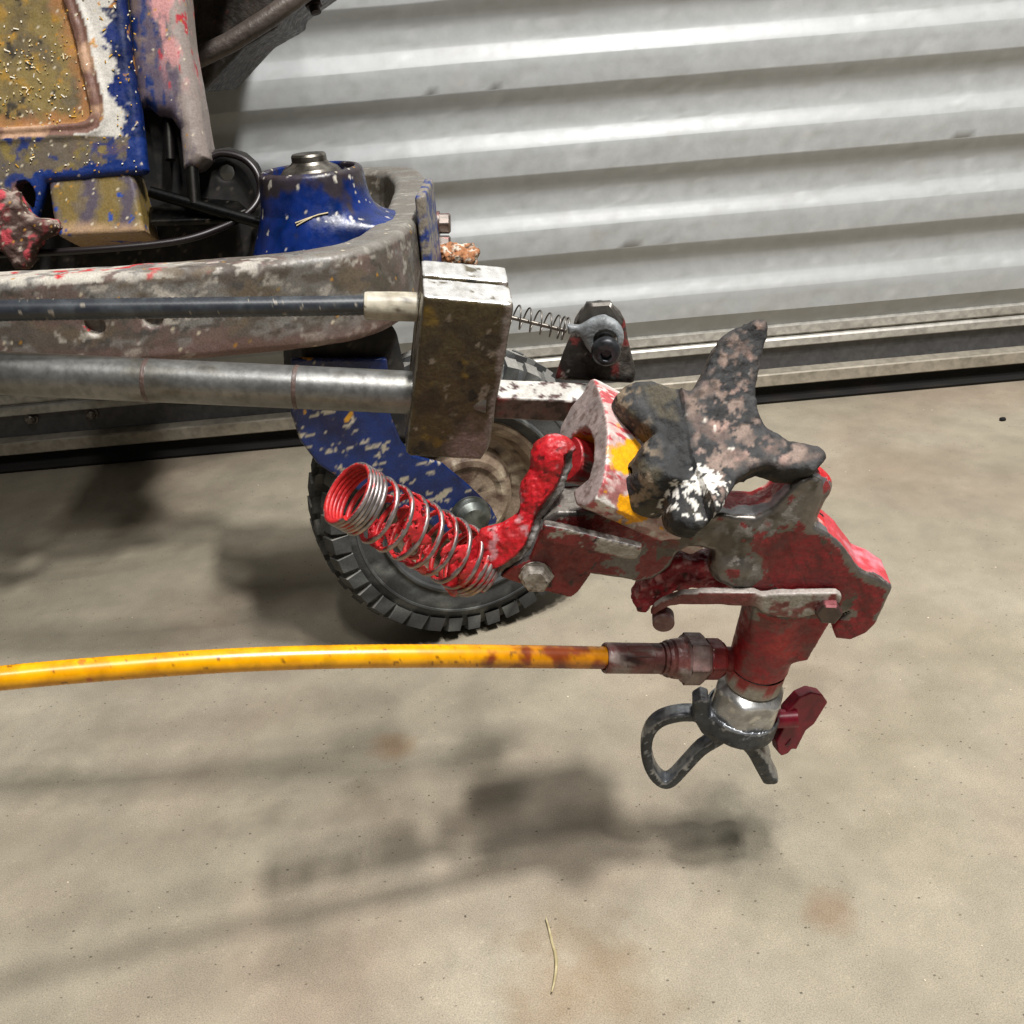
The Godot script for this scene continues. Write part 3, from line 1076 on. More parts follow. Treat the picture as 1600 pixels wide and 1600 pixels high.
	commit("added_engine_shade", sdf_mesh(shade_mass, Vector3(-0.28, -0.13, -0.2), Vector3(0.28, 0.23, 0.27), 0.009, func(p, n): return caked(p, 0.6), Transform3D(Basis.IDENTITY, Vector3(-0.40, 0.68, -1.06))), "paint", cart)
	# loose clippings stuck in the paint of the front
	var mm := MultiMesh.new()
	mm.transform_format = MultiMesh.TRANSFORM_3D
	mm.use_colors = true
	var bit := BoxMesh.new()
	bit.size = Vector3(0.0042, 0.0008, 0.0005)
	bit.material = M["grit"]
	mm.mesh = bit
	mm.instance_count = 280
	var c0 := origin_of(cart)
	for i in mm.instance_count:
		var px := rng.randf_range(-10, 215)
		var py := rng.randf_range(-10, 272)
		if rng.randf() < 0.3:
			px = rng.randf_range(-10, 100)
			py = rng.randf_range(60, 190)
		var l := FP(f, px, py, 0.0)
		var deep := 0.0006
		if sd_poly(inner, Vector2(l.x, l.y)) < -0.002:
			deep = -0.003
		var s := rng.randf_range(0.25, 1.0) * (1.0 if rng.randf() < 0.25 else 0.4)
		var b := f.basis * Basis(Vector3.BACK, rng.randf() * TAU) * Basis(Vector3.UP, rng.randf_range(-0.5, 0.5)) * Basis.from_scale(Vector3(s, 1.0, 1.0))
		mm.set_instance_transform(i, Transform3D(b, f * Vector3(l.x, l.y, deep) - c0))
		mm.set_instance_color(i, [lin("d9cba6"), lin("c99a35"), lin("b6a06a"), lin("efe8d6")][rng.randi() % 4])
	var mi := MultiMeshInstance3D.new()
	mi.name = "grass_clippings"
	mi.multimesh = mm
	mi.set_meta("kind", "stuff")
	cart.add_child(mi, true)

func build_wheel():
	var foot := HP(738, 963, 0.0)
	var R := 0.1265
	var a := deg_to_rad(18.0)
	var n := Vector3(sin(a), 0, cos(a))
	var x := Transform3D(Basis(Vector3(cos(a), 0, -sin(a)), Vector3.UP, n), foot + Vector3.UP * R)
	var wheel := Node3D.new()
	wheel.name = "wheel"
	wheel.position = x.origin - origin_of(cart)
	cart.add_child(wheel, true)
	var rub := func(p: Vector3, nn: Vector3) -> Color:
		var k := lin("333434").lerp(lin("4f5151"), step2(-0.2, 0.4, nz(p, 30.0)))
		k = k.lerp(lin("858782"), 0.7 * step2(0.16, 0.40, nz(p + Vector3(5, 1, 0), 45.0)))
		k = k.lerp(lin("b58a2e"), step2(0.54, 0.58, nz(p + Vector3(0, 6, 2), 75.0)))
		var top := step2(0.5, 0.9, nn.y)  # upward faces coloured paler, painting in the light from above
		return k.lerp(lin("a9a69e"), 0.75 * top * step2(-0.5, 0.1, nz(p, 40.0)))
	var S := R / 0.1185
	var SW := 0.83
	var ty := MB.new()
	lathe(ty, x.origin, n, [0.0619, -0.0216, 0.0683, -0.0249, 0.0833, -0.0311, 0.0982, -0.0328, 0.1099, -0.0311, 0.1174, -0.0266, 0.1212, -0.0166, 0.1222, 0.0000, 0.1212, 0.0166, 0.1174, 0.0266, 0.1099, 0.0311, 0.0982, 0.0328, 0.0833, 0.0311, 0.0683, 0.0249, 0.0619, 0.0216], 96, rub)
	# smooth the tyre's normals
	for i in ty.v.size():
		var l := x.affine_inverse() * ty.v[i]
		var rr := Vector2(l.x, l.y).length()
		if rr > 0.068:
			var radial := Vector3(l.x, l.y, 0) / rr
			ty.n[i] = (x.basis * (radial * (rr - 0.086) / 0.032 + Vector3(0, 0, l.z / 0.033)).normalized()).lerp(ty.n[i], 0.25).normalized()
	commit("tyre", ty, "rubber", wheel)
	var cream := func(p: Vector3, nn: Vector3) -> Color:
		var k := lin("94826f").lerp(lin("5d483b"), step2(0.0, 0.25, nz(p, 30.0)))
		k = k.lerp(lin("3d3128"), step2(0.34, 0.45, nz(p + Vector3(4, 0, 0), 80.0)))
		return k.lerp(lin("c0b29a"), step2(0.28, 0.45, nz(p + Vector3(0, 4, 8), 45.0)))
	for rib in [[0.0985, 0.0314], [0.0800, 0.0318]]:
		var rb := MB.new()
		lathe(rb, x.origin, n, [rib[0] - 0.0026, rib[1] - 0.001, rib[0] - 0.0012, rib[1] + 0.0018, rib[0] + 0.0006, rib[1] + 0.0018, rib[0] + 0.0024, rib[1] - 0.001], 96, rub)
		commit("sidewall_rib", rb, "rubber", wheel)
	var rim := MB.new()
	lathe(rim, x.origin, n, [0.0662, 0.0183, 0.0705, 0.0241, 0.0715, 0.0257, 0.0700, 0.0274, 0.0673, 0.0270, 0.0619, 0.0232, 0.0577, 0.0116, 0.0534, 0.0083, 0.0459, 0.0075, 0.0427, 0.0108, 0.0395, 0.0216, 0.0352, 0.0241, 0.0299, 0.0241, 0.0256, 0.0216, 0.0000, 0.0216], 72, cream)
	commit("rim", rim, "paint", wheel)
	# tread lugs, each of them
	var lug := func(p: Vector3, nn: Vector3) -> Color:
		return rub.call(p, nn)
	var count := 40
	for row in 4:
		for i in count:
			var ang := TAU * (i + (0.5 if row % 2 else 0.0)) / count
			var zc: float = [-0.0272, -0.0088, 0.0088, 0.0272][row]
			var hw: float = [0.0068, 0.0062, 0.0062, 0.0068][row]
			var base_r: float = [0.0985, 0.112, 0.112, 0.0985][row] * S
			var top_r: float = [0.1155, 0.1185, 0.1185, 0.1155][row] * S
			var lean: float = [-0.0, -0.5, 0.5, 0.0][row]
			var m := MB.new()
			var rad := Vector3(sin(ang), cos(ang), 0)
			var tan := Vector3(cos(ang), -sin(ang), 0)
			var hl := 0.0068 + 0.0008 * sin(i * 7.3 + row)
			var cs := []
			for k in 8:
				var su := -1.0 if (k & 1) == 0 else 1.0
				var sw := -1.0 if (k & 2) == 0 else 1.0
				var hi := (k & 4) != 0
				var sh := 0.88 if hi else 1.0
				var rr := top_r if hi else base_r
				if row == 0 and sw < 0 and hi: rr -= 0.004
				if row == 3 and sw > 0 and hi: rr -= 0.005
				cs.append(x * (rad * rr + tan * (su * hl * sh + lean * sw * 0.006) + Vector3(0, 0, zc + sw * hw * sh)))
			for q in [[4, 5, 7, 6], [0, 1, 5, 4], [2, 3, 7, 6], [0, 2, 6, 4], [1, 3, 7, 5]]:
				var nn: Vector3 = (cs[q[1]] - cs[q[0]]).cross(cs[q[2]] - cs[q[0]]).normalized()
				var mid: Vector3 = (cs[q[0]] + cs[q[2]]) / 2.0
				if nn.dot(mid - x * (rad * base_r * 0.95 + Vector3(0, 0, zc))) < 0.0:
					nn = -nn
				var ids := []
				for e in q:
					ids.append(m.add(cs[e], nn, lug.call(cs[e], nn)))
				m.quad(ids[0], ids[1], ids[2], ids[3])
			commit("tread_lug", m, "rubber", wheel)
	# the fork: black crown, blue blade outside the wheel, axle nut
	var fx := Transform3D(x.basis, x.origin + n * 0.043)
	var blade_col := func(p: Vector3, nn: Vector3) -> Color:
		var k := lin("14295e").lerp(lin("0d1b40"), step2(-0.1, 0.4, nz(p, 26.0)))
		var sc := nz(Vector3(p.x * 0.7, p.y * 2.2, p.z) + Vector3(0, 0, 3), 55.0) + 0.5 * nz(p, 180.0)
		k = k.lerp(lin("a89f8c"), step2(0.32, 0.40, sc + 0.5 * nz(p + Vector3(5, 2, 2), 14.0)))
		var yel := nz(p + Vector3(3, 9, 0), 40.0)
		return k.lerp(lin("c08c26"), step2(0.46, 0.5, yel))
	commit("fork_blade", plate(fx, [456, 560, 455, 645, 470, 690, 497, 726, 560, 768, 640, 804, 700, 836, 742, 848, 770, 836, 778, 812, 768, 792, 735, 760, 692, 724, 645, 712, 628, 690, 612, 650, 606, 560], 0.0, -0.006, 0.0, 0.0015, 0.0018, blade_col), "blue_paint", cart)
	var blk := func(p: Vector3, nn: Vector3) -> Color: return greasy(p)
	commit("fork_crown", plate(Transform3D(x.basis, x.origin + n * 0.035), [470, 500, 600, 490, 622, 520, 640, 600, 640, 690, 610, 690, 600, 640, 476, 640], 0.0, -0.085, 0.0, 0.004, 0.0026, blk), "black_rubber", cart)
	commit("fork_blade", plate(Transform3D(x.basis, x.origin - n * 0.043), [600, 560, 840, 640, 880, 700, 840, 760, 800, 800, 740, 790, 640, 690], 0.0, -0.006, 0.0, 0.0015, 0.003, func(p, nn): return lin("211a18")), "paint", cart)
	var nut_at := fx * FP(fx, 734, 806)
	var nut := MB.new()
	lathe(nut, nut_at, n, [0.0175, 0.0, 0.0175, 0.002, 0.0165, 0.0022, 0.0150, 0.007, 0.010, 0.0115, 0.0, 0.013], 32, func(p, nn): return lin("4c504c").lerp(lin("7d817c"), step2(-0.1, 0.4, nz(p, 90.0))))
	commit("axle_nut", nut, "metal", cart)

# ---- the arm that carries the gun: rod, clamp block, square bar, cable tab ------------------------
var arm: Node3D

func scuffed_steel(p: Vector3) -> Color:
	var k := lin("8b8b88").lerp(lin("6c6c6a"), step2(-0.3, 0.5, nz(Vector3(p.x * 0.2, p.y, p.z), 40.0)))
	return k.lerp(lin("57503f"), 0.6 * step2(0.15, 0.45, nz(Vector3(p.x * 0.5, p.y, p.z) + Vector3(2, 2, 2), 30.0)))

func build_gun_arm():
	var fb := frame(715, 590, 0.535, 37.0, 7.0)
	arm = thing("support_rod", "grey steel rod ending in a dirty aluminium clamp block and short square bar", "rod", fb * Vector3(0, -0.05, -0.02))
	var rod := MB.new()
	var rp := PackedVector3Array()
	for i in 60:
		rp.append(W(-140, 576.3, 0.545).lerp(W(760, 619, 0.556), i / 59.0))
	tube(rod, rp, 0.01165, 40, func(p, n): return Color(scuffed_steel(p), 0.0))
	commit("rod", rod, "metal", arm, "metal")
	for gx in [228.0, 460.0]:
		var g := MB.new()
		var c := W(-140, 576.3, 0.545).lerp(W(760, 619, 0.556), (gx + 140.0) / 900.0)
		var ax := (rp[59] - rp[0]).normalized()
		lathe(g, c - ax * 0.0012, ax, [0.0117, 0.0, 0.01188, 0.0004, 0.01188, 0.0020, 0.0117, 0.0024], 40, func(p, n): return lin("5a4a44"))
		commit("scribed_ring", g, "paint", arm)
	# block: two halves with the clamping slit between them
	var outline := [662, 463, 802, 475, 803, 484, 765, 700, 752, 720, 640, 714, 634, 708]
	var inv := fb.affine_inverse()
	var block_col := func(p: Vector3, n: Vector3) -> Color:
		var l := inv * p
		var ln := inv.basis * n
		var alu := Color(lin("d6d5d2").lerp(lin("b5b3ae"), step2(-0.1, 0.4, nz(Vector3(p.x * 2.0, p.y, p.z * 0.4), 60.0))), 0.0)
		var dirt := lin("4f432a").lerp(lin("3a3120"), step2(-0.1, 0.3, nz(p, 50.0)))
		dirt = dirt.lerp(lin("8a8172"), step2(0.36, 0.44, nz(p + Vector3(5, 5, 1), 65.0)))
		dirt = dirt.lerp(lin("1c1815"), step2(0.36, 0.42, nz(p + Vector3(1, 5, 8), 42.0)))
		dirt = dirt.lerp(lin("77601f"), step2(0.30, 0.5, nz(p + Vector3(8, 1, 1), 30.0)))
		if ln.z > 0.75:
			var e := minf(0.022 - absf(l.x), 0.03)
			var low := step2(-0.024, -0.036, l.y + nz(p, 70.0) * 0.012) * step2(-0.005, 0.006, l.x + nz(p, 50.0) * 0.01)
			dirt = dirt.lerp(lin("8f7a74"), 0.8 * low)
			dirt = dirt.lerp(lin("8f857e"), 0.9 * step2(0.0185, 0.021, l.x + l.y * -0.06 + nz(p, 60.0) * 0.004))
			return dirt
		if ln.y > 0.6:
			return alu.lerp(Color(lin("6b6250"), 0.3), step2(0.3, 0.4, nz(p + Vector3(3, 3, 3), 70.0)))
		return Color(lin("7c766b").lerp(lin("4c4230"), step2(-0.1, 0.2, nz(p, 60.0))), 0.0 if nz(p, 40.0) > 0.0 else 1.0)
	commit("clamp_block", plate(fb, outline, 0.0, -0.023, 0.0, 0.0022, 0.0011, block_col, 0.0003, 70.0), "paint", arm, "bright_metal")
	commit("clamp_block", plate(fb, outline, 0.0, -0.046, -0.0258, 0.0022, 0.0012, block_col, 0.0003, 70.0), "paint", arm, "bright_metal")
	var gap := MB.new()
	commit("slit_filler", plate(fb, [668, 480, 794, 490, 760, 700, 642, 700], 0.0, -0.0262, -0.0226, 0.0004, 0.002, func(p, n): return lin("2b2823")), "paint", arm)  # dark sheet filling the slit between the two halves
	var fs := frame(850, 640, 0.556, 46.0, 2.0)
	var sq_col := func(p: Vector3, n: Vector3) -> Color:
		var ln := fs.basis.inverse() * n
		if ln.y > 0.6:
			var k := lin("b8b4ac").lerp(lin("d5d2ca"), step2(0.0, 0.2, nz(p, 40.0)))
			return k.lerp(lin("4a3230"), step2(0.16, 0.22, nz(p + Vector3(1, 1, 0), 110.0)))
		var r := lin("75625c").lerp(lin("8a4540"), step2(0.0, 0.3, nz(p, 40.0)))
		return r.lerp(lin("463a35"), step2(0.1, 0.3, nz(p + Vector3(3, 0, 1), 90.0)))
	commit("square_bar", plate(fs, [770, 621, 935, 628, 935, 663, 770, 655], 0.0, -0.0165, 0.0, 0.0012, 0.0013, sq_col), "paint", arm)
	# tab for the cable's eye
	var ft := frame(935, 545, 0.565, 24.0, -4.0)
	var tab_col := func(p: Vector3, n: Vector3) -> Color:
		var k := lin("332f2b").lerp(lin("6d6861"), step2(-0.1, 0.4, nz(p, 55.0)))
		k = k.lerp(lin("7a3632"), step2(0.22, 0.3, nz(p + Vector3(2, 0, 5), 60.0)))
		var l := ft.affine_inverse() * p
		k = k.lerp(lin("b4aea4"), step2(0.36, 0.42, nz(p + Vector3(9, 0, 5), 70.0)))
		return k.lerp(lin("1d1b19"), step2(-0.012, -0.018, l.y + nz(p, 60.0) * 0.006))
	commit("cable_tab", plate(ft, [866, 594, 880, 552, 894, 520, 898, 500, 908, 484, 922, 474, 938, 471, 954, 475, 968, 486, 977, 503, 981, 530, 994, 583, 990, 600], 0.0, -0.006, 0.0, 0.0014, 0.0012, tab_col), "paint", arm)
	var nutm := MB.new()
	lathe(nutm, W(936, 503, 0.562), ft.basis.z, [0.012, -0.002, 0.012, 0.003, 0.0105, 0.005, 0.0, 0.005], 24, func(p, n): return lin("6b6761"), [0, 1, 2])
	commit("tab_nut", nutm, "metal", arm)

func build_cable():
	var t := thing("control_cable", "black ribbed control cable with white end sleeve, thin spring and forged eye", "cable", W(700, 500, 0.55))
	var sheath := MB.new()
	var path := PackedVector3Array()
	var rad := PackedFloat32Array()
	for i in 420:
		var f := i / 419.0
		path.append(W(-120, 486.5, 0.52).lerp(W(600, 476.5, 0.545), f))
		rad.append(0.0056 + 0.00014 * sin(i * 1.15) - 0.0004 * f)
	tube(sheath, path, rad, 20, func(p, n): return lin("2d3136").lerp(lin("44484c"), step2(-0.1, 0.4, nz(p, 60.0))).lerp(lin("8b8478"), step2(0.46, 0.5, nz(p, 160.0))))
	commit("sheath", sheath, "plastic", t)
	var sl := MB.new()
	var a := W(569, 477.5, 0.5445)
	var b := W(668, 480, 0.5475)
	var ax := (b - a).normalized()
	lathe(sl, a, ax, [0.0062, 0.0, 0.0071, 0.0004, 0.0074, 0.002, 0.0078, 0.018, 0.0078, 0.035], 32, func(p, n): return lin("bdb6a4").lerp(lin("8d8470"), step2(0.1, 0.4, nz(p, 45.0))).lerp(lin("4c4234"), step2(0.4, 0.46, nz(p + Vector3(1, 0, 0), 120.0))))
	commit("end_sleeve", sl, "plastic", t)
	var w0 := W(790, 494, 0.556)
	var w1 := W(885, 517, 0.560)
	var wire := MB.new()
	tube(wire, PackedVector3Array([w0, w1]), 0.0011, 10, func(p, n): return lin("77716a"))
	commit("inner_wire", wire, "metal", t)
	var sp := MB.new()
	tube(sp, helix(W(796, 492, 0.556), W(886, 514, 0.560), 0.0062, 0.0062, [0.0, 0.18, 0.36, 0.54, 0.71, 0.86, 0.94, 1.0], 26), 0.00048, 8, func(p, n): return lin("7c7872"))
	commit("return_spring", sp, "metal", t)
	# forged eye on the end of the wire, and the button-headed bolt through it
	var fe := frame(940, 525, 0.553, 26.0, -6.0)
	var ring := poly(fe, ngon(Vector2(944, 526), 31.0, 24))
	var neck := poly(fe, [886, 506, 905, 508, 925, 499, 944, 495, 930, 545, 915, 530, 900, 520, 888, 522])
	var bore := poly(fe, ngon(Vector2(946, 531), 19.0, 20))
	var eye := func(p: Vector3) -> float:
		var q := Vector2(p.x, p.y)
		var d := smin(slab(sd_poly(ring, q), p.z, -0.0045, 0.0045, 0.003), slab(sd_poly(neck, q), p.z, -0.003, 0.003, 0.002), 0.004)
		return maxf(d, -slab(sd_poly(bore, q), p.z, -0.1, 0.1, 0.001))
	var be := bounds(ring, -0.006, 0.006, 0.003)
	be[0].x -= 0.012
	commit("forged_eye", sdf_mesh(eye, be[0], be[1], 0.0007, func(p, n): return lin("8f9496").lerp(lin("6d7072"), step2(-0.2, 0.3, nz(p, 70.0))), fe), "paint", t)
	var fh := frame(947, 553, 0.543, 30.0, -4.0)
	var hexs := poly(fh, ngon(Vector2(947, 556), 9.0, 6, 0.2))
	var ctr := FP(fh, 947, 553)
	var head := func(p: Vector3) -> float:
		var l := p - ctr
		var d := sd_cyl(l, Vector3(0, 0, -0.008), Vector3(0, 0, 0.0), 0.0079, 0.0032)
		d = minf(d, sd_cyl(l, Vector3(0, 0, -0.024), Vector3(0, 0, -0.007), 0.0045, 0.001))
		return maxf(d, -slab(sd_poly(hexs, Vector2(p.x, p.y)), p.z, -0.0035, 0.01, 0.0002))
	commit("eye_bolt", sdf_mesh(head, ctr + Vector3(-0.01, -0.01, -0.026), ctr + Vector3(0.01, 0.01, 0.002), 0.0006, func(p, n): return lin("4a4d50").lerp(lin("2f3032"), step2(-0.1, 0.3, nz(p, 120.0))), fh), "metal", t)

# ---- the holder that clamps the gun: wedge jaw, coil spring, lever arm, star knob -----------------
var holder: Node3D

func red_paint(p: Vector3, wear: float, scale := 1.0) -> Color:
	# thick red over grey steel; wear from -0.5 (all paint) to 0.5 (mostly bare)
	var a := nz(p, 36.0 * scale)
	var b := nz(p + Vector3(4, 2, 8), 120.0 * scale)
	var k := lin("b01f24").lerp(lin("8c1a20"), step2(-0.2, 0.3, a + b * 0.3))
	k = k.lerp(lin("cc4a4a"), 0.6 * step2(0.22, 0.4, nz(p + Vector3(0, 0, 6), 70.0)))
	var m := step2(0.40, 0.46, a * 0.8 + b * 0.55 + wear)
	if m > 0.5:
		return Color(lin("8c8a88").lerp(lin("69645f"), step2(-0.2, 0.3, b)), 0.0)
	return k

func edge_gap(edge: PackedVector2Array, q: Vector2) -> float:
	var e := 1e9
	for i in edge.size() - 1:
		e = minf(e, Geometry2D.get_closest_point_to_segment(q, edge[i], edge[i + 1]).distance_squared_to(q))
	return sqrt(e)

func build_holder():
	holder = thing("gun_holder", "red steel gun clamp with big coil spring, yellow-splashed wedge and black star knob", "clamp", W(870, 900, 0.55))
	# wedge: the profile of its left end, run back to the right
	var fw_ := frame(925, 690, 0.512, -20.0, -60.0)
	var prof := [927, 590, 934, 604, 946, 640, 950, 674, 947, 727, 941, 755, 930, 781, 913, 793, 898, 788, 894, 768, 905, 758, 919, 747, 926, 722, 927, 691, 921, 674, 913, 667, 902, 672, 888, 686, 872, 690, 874, 668, 890, 636, 910, 612, 920, 593]
	var winv := fw_.affine_inverse()
	# splashes of yellow, by where they lie along the wedge: [metres back from the end, height of the traced point]
	var y1 := FP(fw_, 948, 690)
	var y2 := FP(fw_, 941, 768)
	var wedge_col := func(p: Vector3, n: Vector3) -> Color:
		var l := winv * p
		var ln := winv.basis * n
		var a := nz(p, 50.0)
		var b := nz(p + Vector3(2, 6, 1), 150.0)
		if ln.z > 0.8:
			var k := lin("8d807c").lerp(lin("a3938f"), step2(-0.2, 0.3, nz(p, 60.0)))
			k = k.lerp(lin("74625d"), step2(0.1, 0.4, b + a * 0.4))
			var line := absf((l.x - y1.x) * 0.5 + (l.y - y1.y - 0.020) * 0.25 + 0.0018)
			if line < 0.0008 and l.y > y1.y + 0.004:
				k = lin("a5252c")
			return k
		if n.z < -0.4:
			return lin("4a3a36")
		# outer skin: white primer and pale pink, red streaks running back, yellow blobs
		var s := Vector3(l.x, l.y * 1.0, l.z * 0.28)
		var st := nz(s + Vector3(1, 1, 1), 240.0)
		var k2 := lin("c9aaa4").lerp(lin("d9d2cb"), step2(-0.1, 0.3, nz(s, 90.0)))
		k2 = k2.lerp(lin("b5303a"), 0.9 * step2(0.16, 0.26, st * 0.6 + nz(p, 60.0) * 0.6 + 0.22 * step2(0.010, 0.03, l.y - y1.y)))
		k2 = k2.lerp(lin("97514f"), 0.8 * step2(0.02, 0.2, nz(p + Vector3(3, 0, 0), 70.0)) * step2(-0.008, -0.016, l.y - y1.y))
		k2 = k2.lerp(lin("8a867c"), 0.8 * step2(-0.030, -0.036, l.y - y1.y + a * 0.006))
		var d1 := Vector2(l.y - y1.y + 0.003, (l.z + 0.016) * 0.8).length() + a * 0.018 + nz(p, 100.0) * 0.005
		var d2 := Vector2((l.y - y2.y - 0.001) * 1.3, (l.z + 0.023) * 0.75).length() + a * 0.015 + nz(p + Vector3(2, 0, 0), 100.0) * 0.005
		k2 = k2.lerp(lin("d99a3e"), 0.75 * step2(0.0125, 0.0115, d1 + 0.004 * step2(-0.01, -0.02, l.z)))
		k2 = k2.lerp(lin("f0a90f"), step2(0.0098, 0.0092, d1))
		k2 = k2.lerp(lin("f0a60c"), step2(0.0086, 0.0080, d2))
		return k2
	commit("wedge_jaw", plate(fw_, prof, 0.0, -0.072, 0.0, 0.0014, 0.0009, wedge_col, 0.0004, 80.0), "paint", holder)
	# the pin between lever arm and wedge
	var pin := MB.new()
	var p0 := W(884, 716, 0.534)
	var p1 := W(918, 724, 0.544)
	lathe(pin, p0, p1 - p0, [0.0, 0.0, 0.0118, 0.0, 0.0122, 0.0006, 0.0122, 0.0125, 0.0112, 0.0140, 0.0, 0.0142], 40, func(p, n): return red_paint(p, 0.12 if n.y < 0.55 else -0.3))
	commit("pivot_pin", pin, "paint", holder, "metal")
	# lever arm: a bent steel strap, its face buried under red paint
	var fr := frame(815, 800, 0.520, 8.0, -10.0)
	var strap := poly(fr, [694, 920, 700, 880, 730, 850, 756, 826, 784, 822, 808, 802, 816, 782, 815, 760, 824, 746, 838, 733, 838, 712, 845, 699, 858, 691, 877, 687, 890, 692, 895, 710, 892, 732, 879, 766, 848, 808, 839, 835, 830, 857, 816, 873, 800, 885, 754, 910, 722, 934, 706, 932])
	var edge := poly(fr, [894, 716, 893, 732, 879, 766, 848, 808, 839, 835, 830, 857, 816, 873, 800, 885, 754, 910, 722, 934])
	var boss := FP(fr, 865, 714, 0.0)
	var knee := FP(fr, 842, 766, 0.0)
	var heel := FP(fr, 800, 846, 0.0)
	var arm_f := func(p: Vector3) -> float:
		var d := slab(sd_poly(strap, Vector2(p.x, p.y)), p.z, -0.005, 0.0, 0.0015)
		if d < 0.03:
			var e := edge_gap(edge, Vector2(p.x, p.y))
			var cut := 0.0036 - e
			var coat := slab(sd_poly(strap, Vector2(p.x, p.y)) + 0.001, p.z, -0.002, 0.0050, 0.0026)
			var lb := (p - boss) * Vector3(1, 1, 1.2)
			coat = smin(coat, lb.length() - 0.0112, 0.008)
			var lk := (p - knee) * Vector3(1, 1, 1.4)
			coat = smin(coat, lk.length() - 0.0070, 0.010)
			var lh := (p - heel) * Vector3(0.6, 1, 1.6)
			coat = smin(coat, lh.length() - 0.0062, 0.012)
			d = smin(d, maxf(coat, cut), 0.0015)
			d += 0.0007 * nz(p, 90.0) + 0.0008 * nz(p + Vector3(3, 3, 3), 230.0)
		return d
	var rinv := fr.affine_inverse()
	var arm_c := func(p: Vector3, n: Vector3) -> Color:
		var l := rinv * p
		var q := Vector2(l.x, l.y)
		var e := edge_gap(edge, q)
		if e < 0.0033 and l.z < 0.003:
			return lin("75706b").lerp(lin("979390"), step2(-0.1, 0.3, nz(p, 120.0)))
		var k := lin("bd1c22").lerp(lin("9a161c"), step2(-0.1, 0.3, nz(p, 60.0)))
		k = k.lerp(lin("b9878a"), 0.8 * step2(0.26, 0.36, nz(p + Vector3(3, 7, 0), 80.0)))
		k = k.lerp(lin("5a1013"), step2(0.40, 0.46, nz(p + Vector3(1, 7, 9), 110.0)))
		return k
	var ab := bounds(strap, -0.006, 0.012, 0.004)
	commit("lever_arm", sdf_mesh(arm_f, ab[0], ab[1], 0.0011, arm_c, fr), "paint", holder, "metal")
	# coil spring
	var a := W(541, 770, 0.485)
	var b := W(747, 886, 0.538)
	var turns := [0.0, 0.024, 0.048, 0.072, 0.096, 0.124, 0.225, 0.335, 0.445, 0.555, 0.665, 0.77, 0.86, 0.91, 0.945, 0.973, 1.0]
	var coil := MB.new()
	var axis := (b - a).normalized()
	tube(coil, helix(a, b, 0.0155, 0.0166, turns, 44, 0.6), 0.00138, 10, func(p, n):
		var rel: Vector3 = p - a
		var out: Vector3 = (rel - axis * rel.dot(axis)).normalized()
		var o := out.dot(n)
		var w := nz(p, 90.0)
		if o > 0.42 + w * 1.1:
			return Color(lin("7d7674").lerp(lin("a8a09e"), step2(-0.1, 0.3, nz(p, 160.0))), 0.0)
		return lin("bf2226").lerp(lin("9a181c"), step2(-0.1, 0.3, nz(p, 70.0))))
	commit("coil_spring", coil, "paint", holder, "metal")
	# webs of paint that bridge the last coils, and the seat they end on
	var fseat := Transform3D(Basis.IDENTITY, W(752, 886, 0.530))
	var web := func(p: Vector3) -> float:
		var d := 1e9
		var w := p + fseat.origin
		var rel := w - a
		var t := rel.dot(axis)
		var r := (rel - axis * t).length()
		var L := a.distance_to(b)
		var share := t / L
		d = maxf(absf(r - 0.0160) - 0.0009, maxf(0.30 - share, share - 1.02) * L)
		# only torn patches of it remain
		return maxf(d, 0.012 * (0.12 - nz(w, 55.0) - 0.25 * maxf(0.0, share - 0.7)))
	commit("paint_web", sdf_mesh(web, Vector3(-0.09, -0.045, -0.04), Vector3(0.03, 0.075, 0.07), 0.0012, func(p, n): return lin("c4262b").lerp(lin("8f171c"), step2(-0.1, 0.3, nz(p, 90.0))), fseat), "paint", holder)
	# bracket plate under the gun's handle
	var fg := gun_frame()
	var ginv := fg.affine_inverse()
	var dark_red := func(p: Vector3, n: Vector3) -> Color:
		var ln := ginv.basis * n
		if ln.y > 0.6:  # top edges coloured dark to stand in for the shaded gap above
			return lin("3a3330").lerp(lin("6b6660"), step2(0.0, 0.3, nz(p, 90.0)))
		var k := lin("7d1f1f").lerp(lin("601818"), step2(-0.1, 0.3, nz(p, 50.0)))
		return k.lerp(lin("2c1a18"), step2(0.36, 0.42, nz(p + Vector3(3, 3, 3), 100.0)))
	commit("bracket_plate", plate(fg, [846, 826, 941, 852, 942, 868, 921, 901, 902, 928, 893, 934, 884, 933, 814, 913, 780, 902, 800, 886, 827, 876], 0.010, 0.004, 0.010, 0.001, 0.0012, dark_red, 0.0003, 80.0), "paint", holder)
	var strip_c := func(p: Vector3, n: Vector3) -> Color:
		var k: Color = dark_red.call(p, n)
		if (ginv.basis * n).y > 0.6:
			return k
		return k.lerp(lin("8f887c"), step2(0.08, 0.16, nz(p + Vector3(1, 1, 4), 80.0) + 0.35 * step2(0.0, 0.03, (ginv * p).x + 0.085)))
	commit("guard_strip", plate(fg, [848, 820, 880, 826, 1003, 856, 1002, 864, 994, 876, 968, 873, 906, 858, 845, 846], 0.016, 0.010, 0.016, 0.001, 0.0011, strip_c), "paint", holder)
	var bolt := MB.new()
	lathe(bolt, fg * FP(fg, 838, 899, 0.010), fg.basis.z, [0.0, 0.0, 0.0086, 0.0, 0.0086, 0.0008, 0.0070, 0.001, 0.0070, 0.0052, 0.0056, 0.0064, 0.0, 0.0064], 24, func(p, n): return lin("a39d92").lerp(lin("6b6259"), step2(0.1, 0.3, nz(p, 120.0))), [2, 3, 4])
	commit("plate_bolt", bolt, "paint", holder)

func inv_eye(f: Transform3D) -> Vector3:
	return f.affine_inverse() * EYE

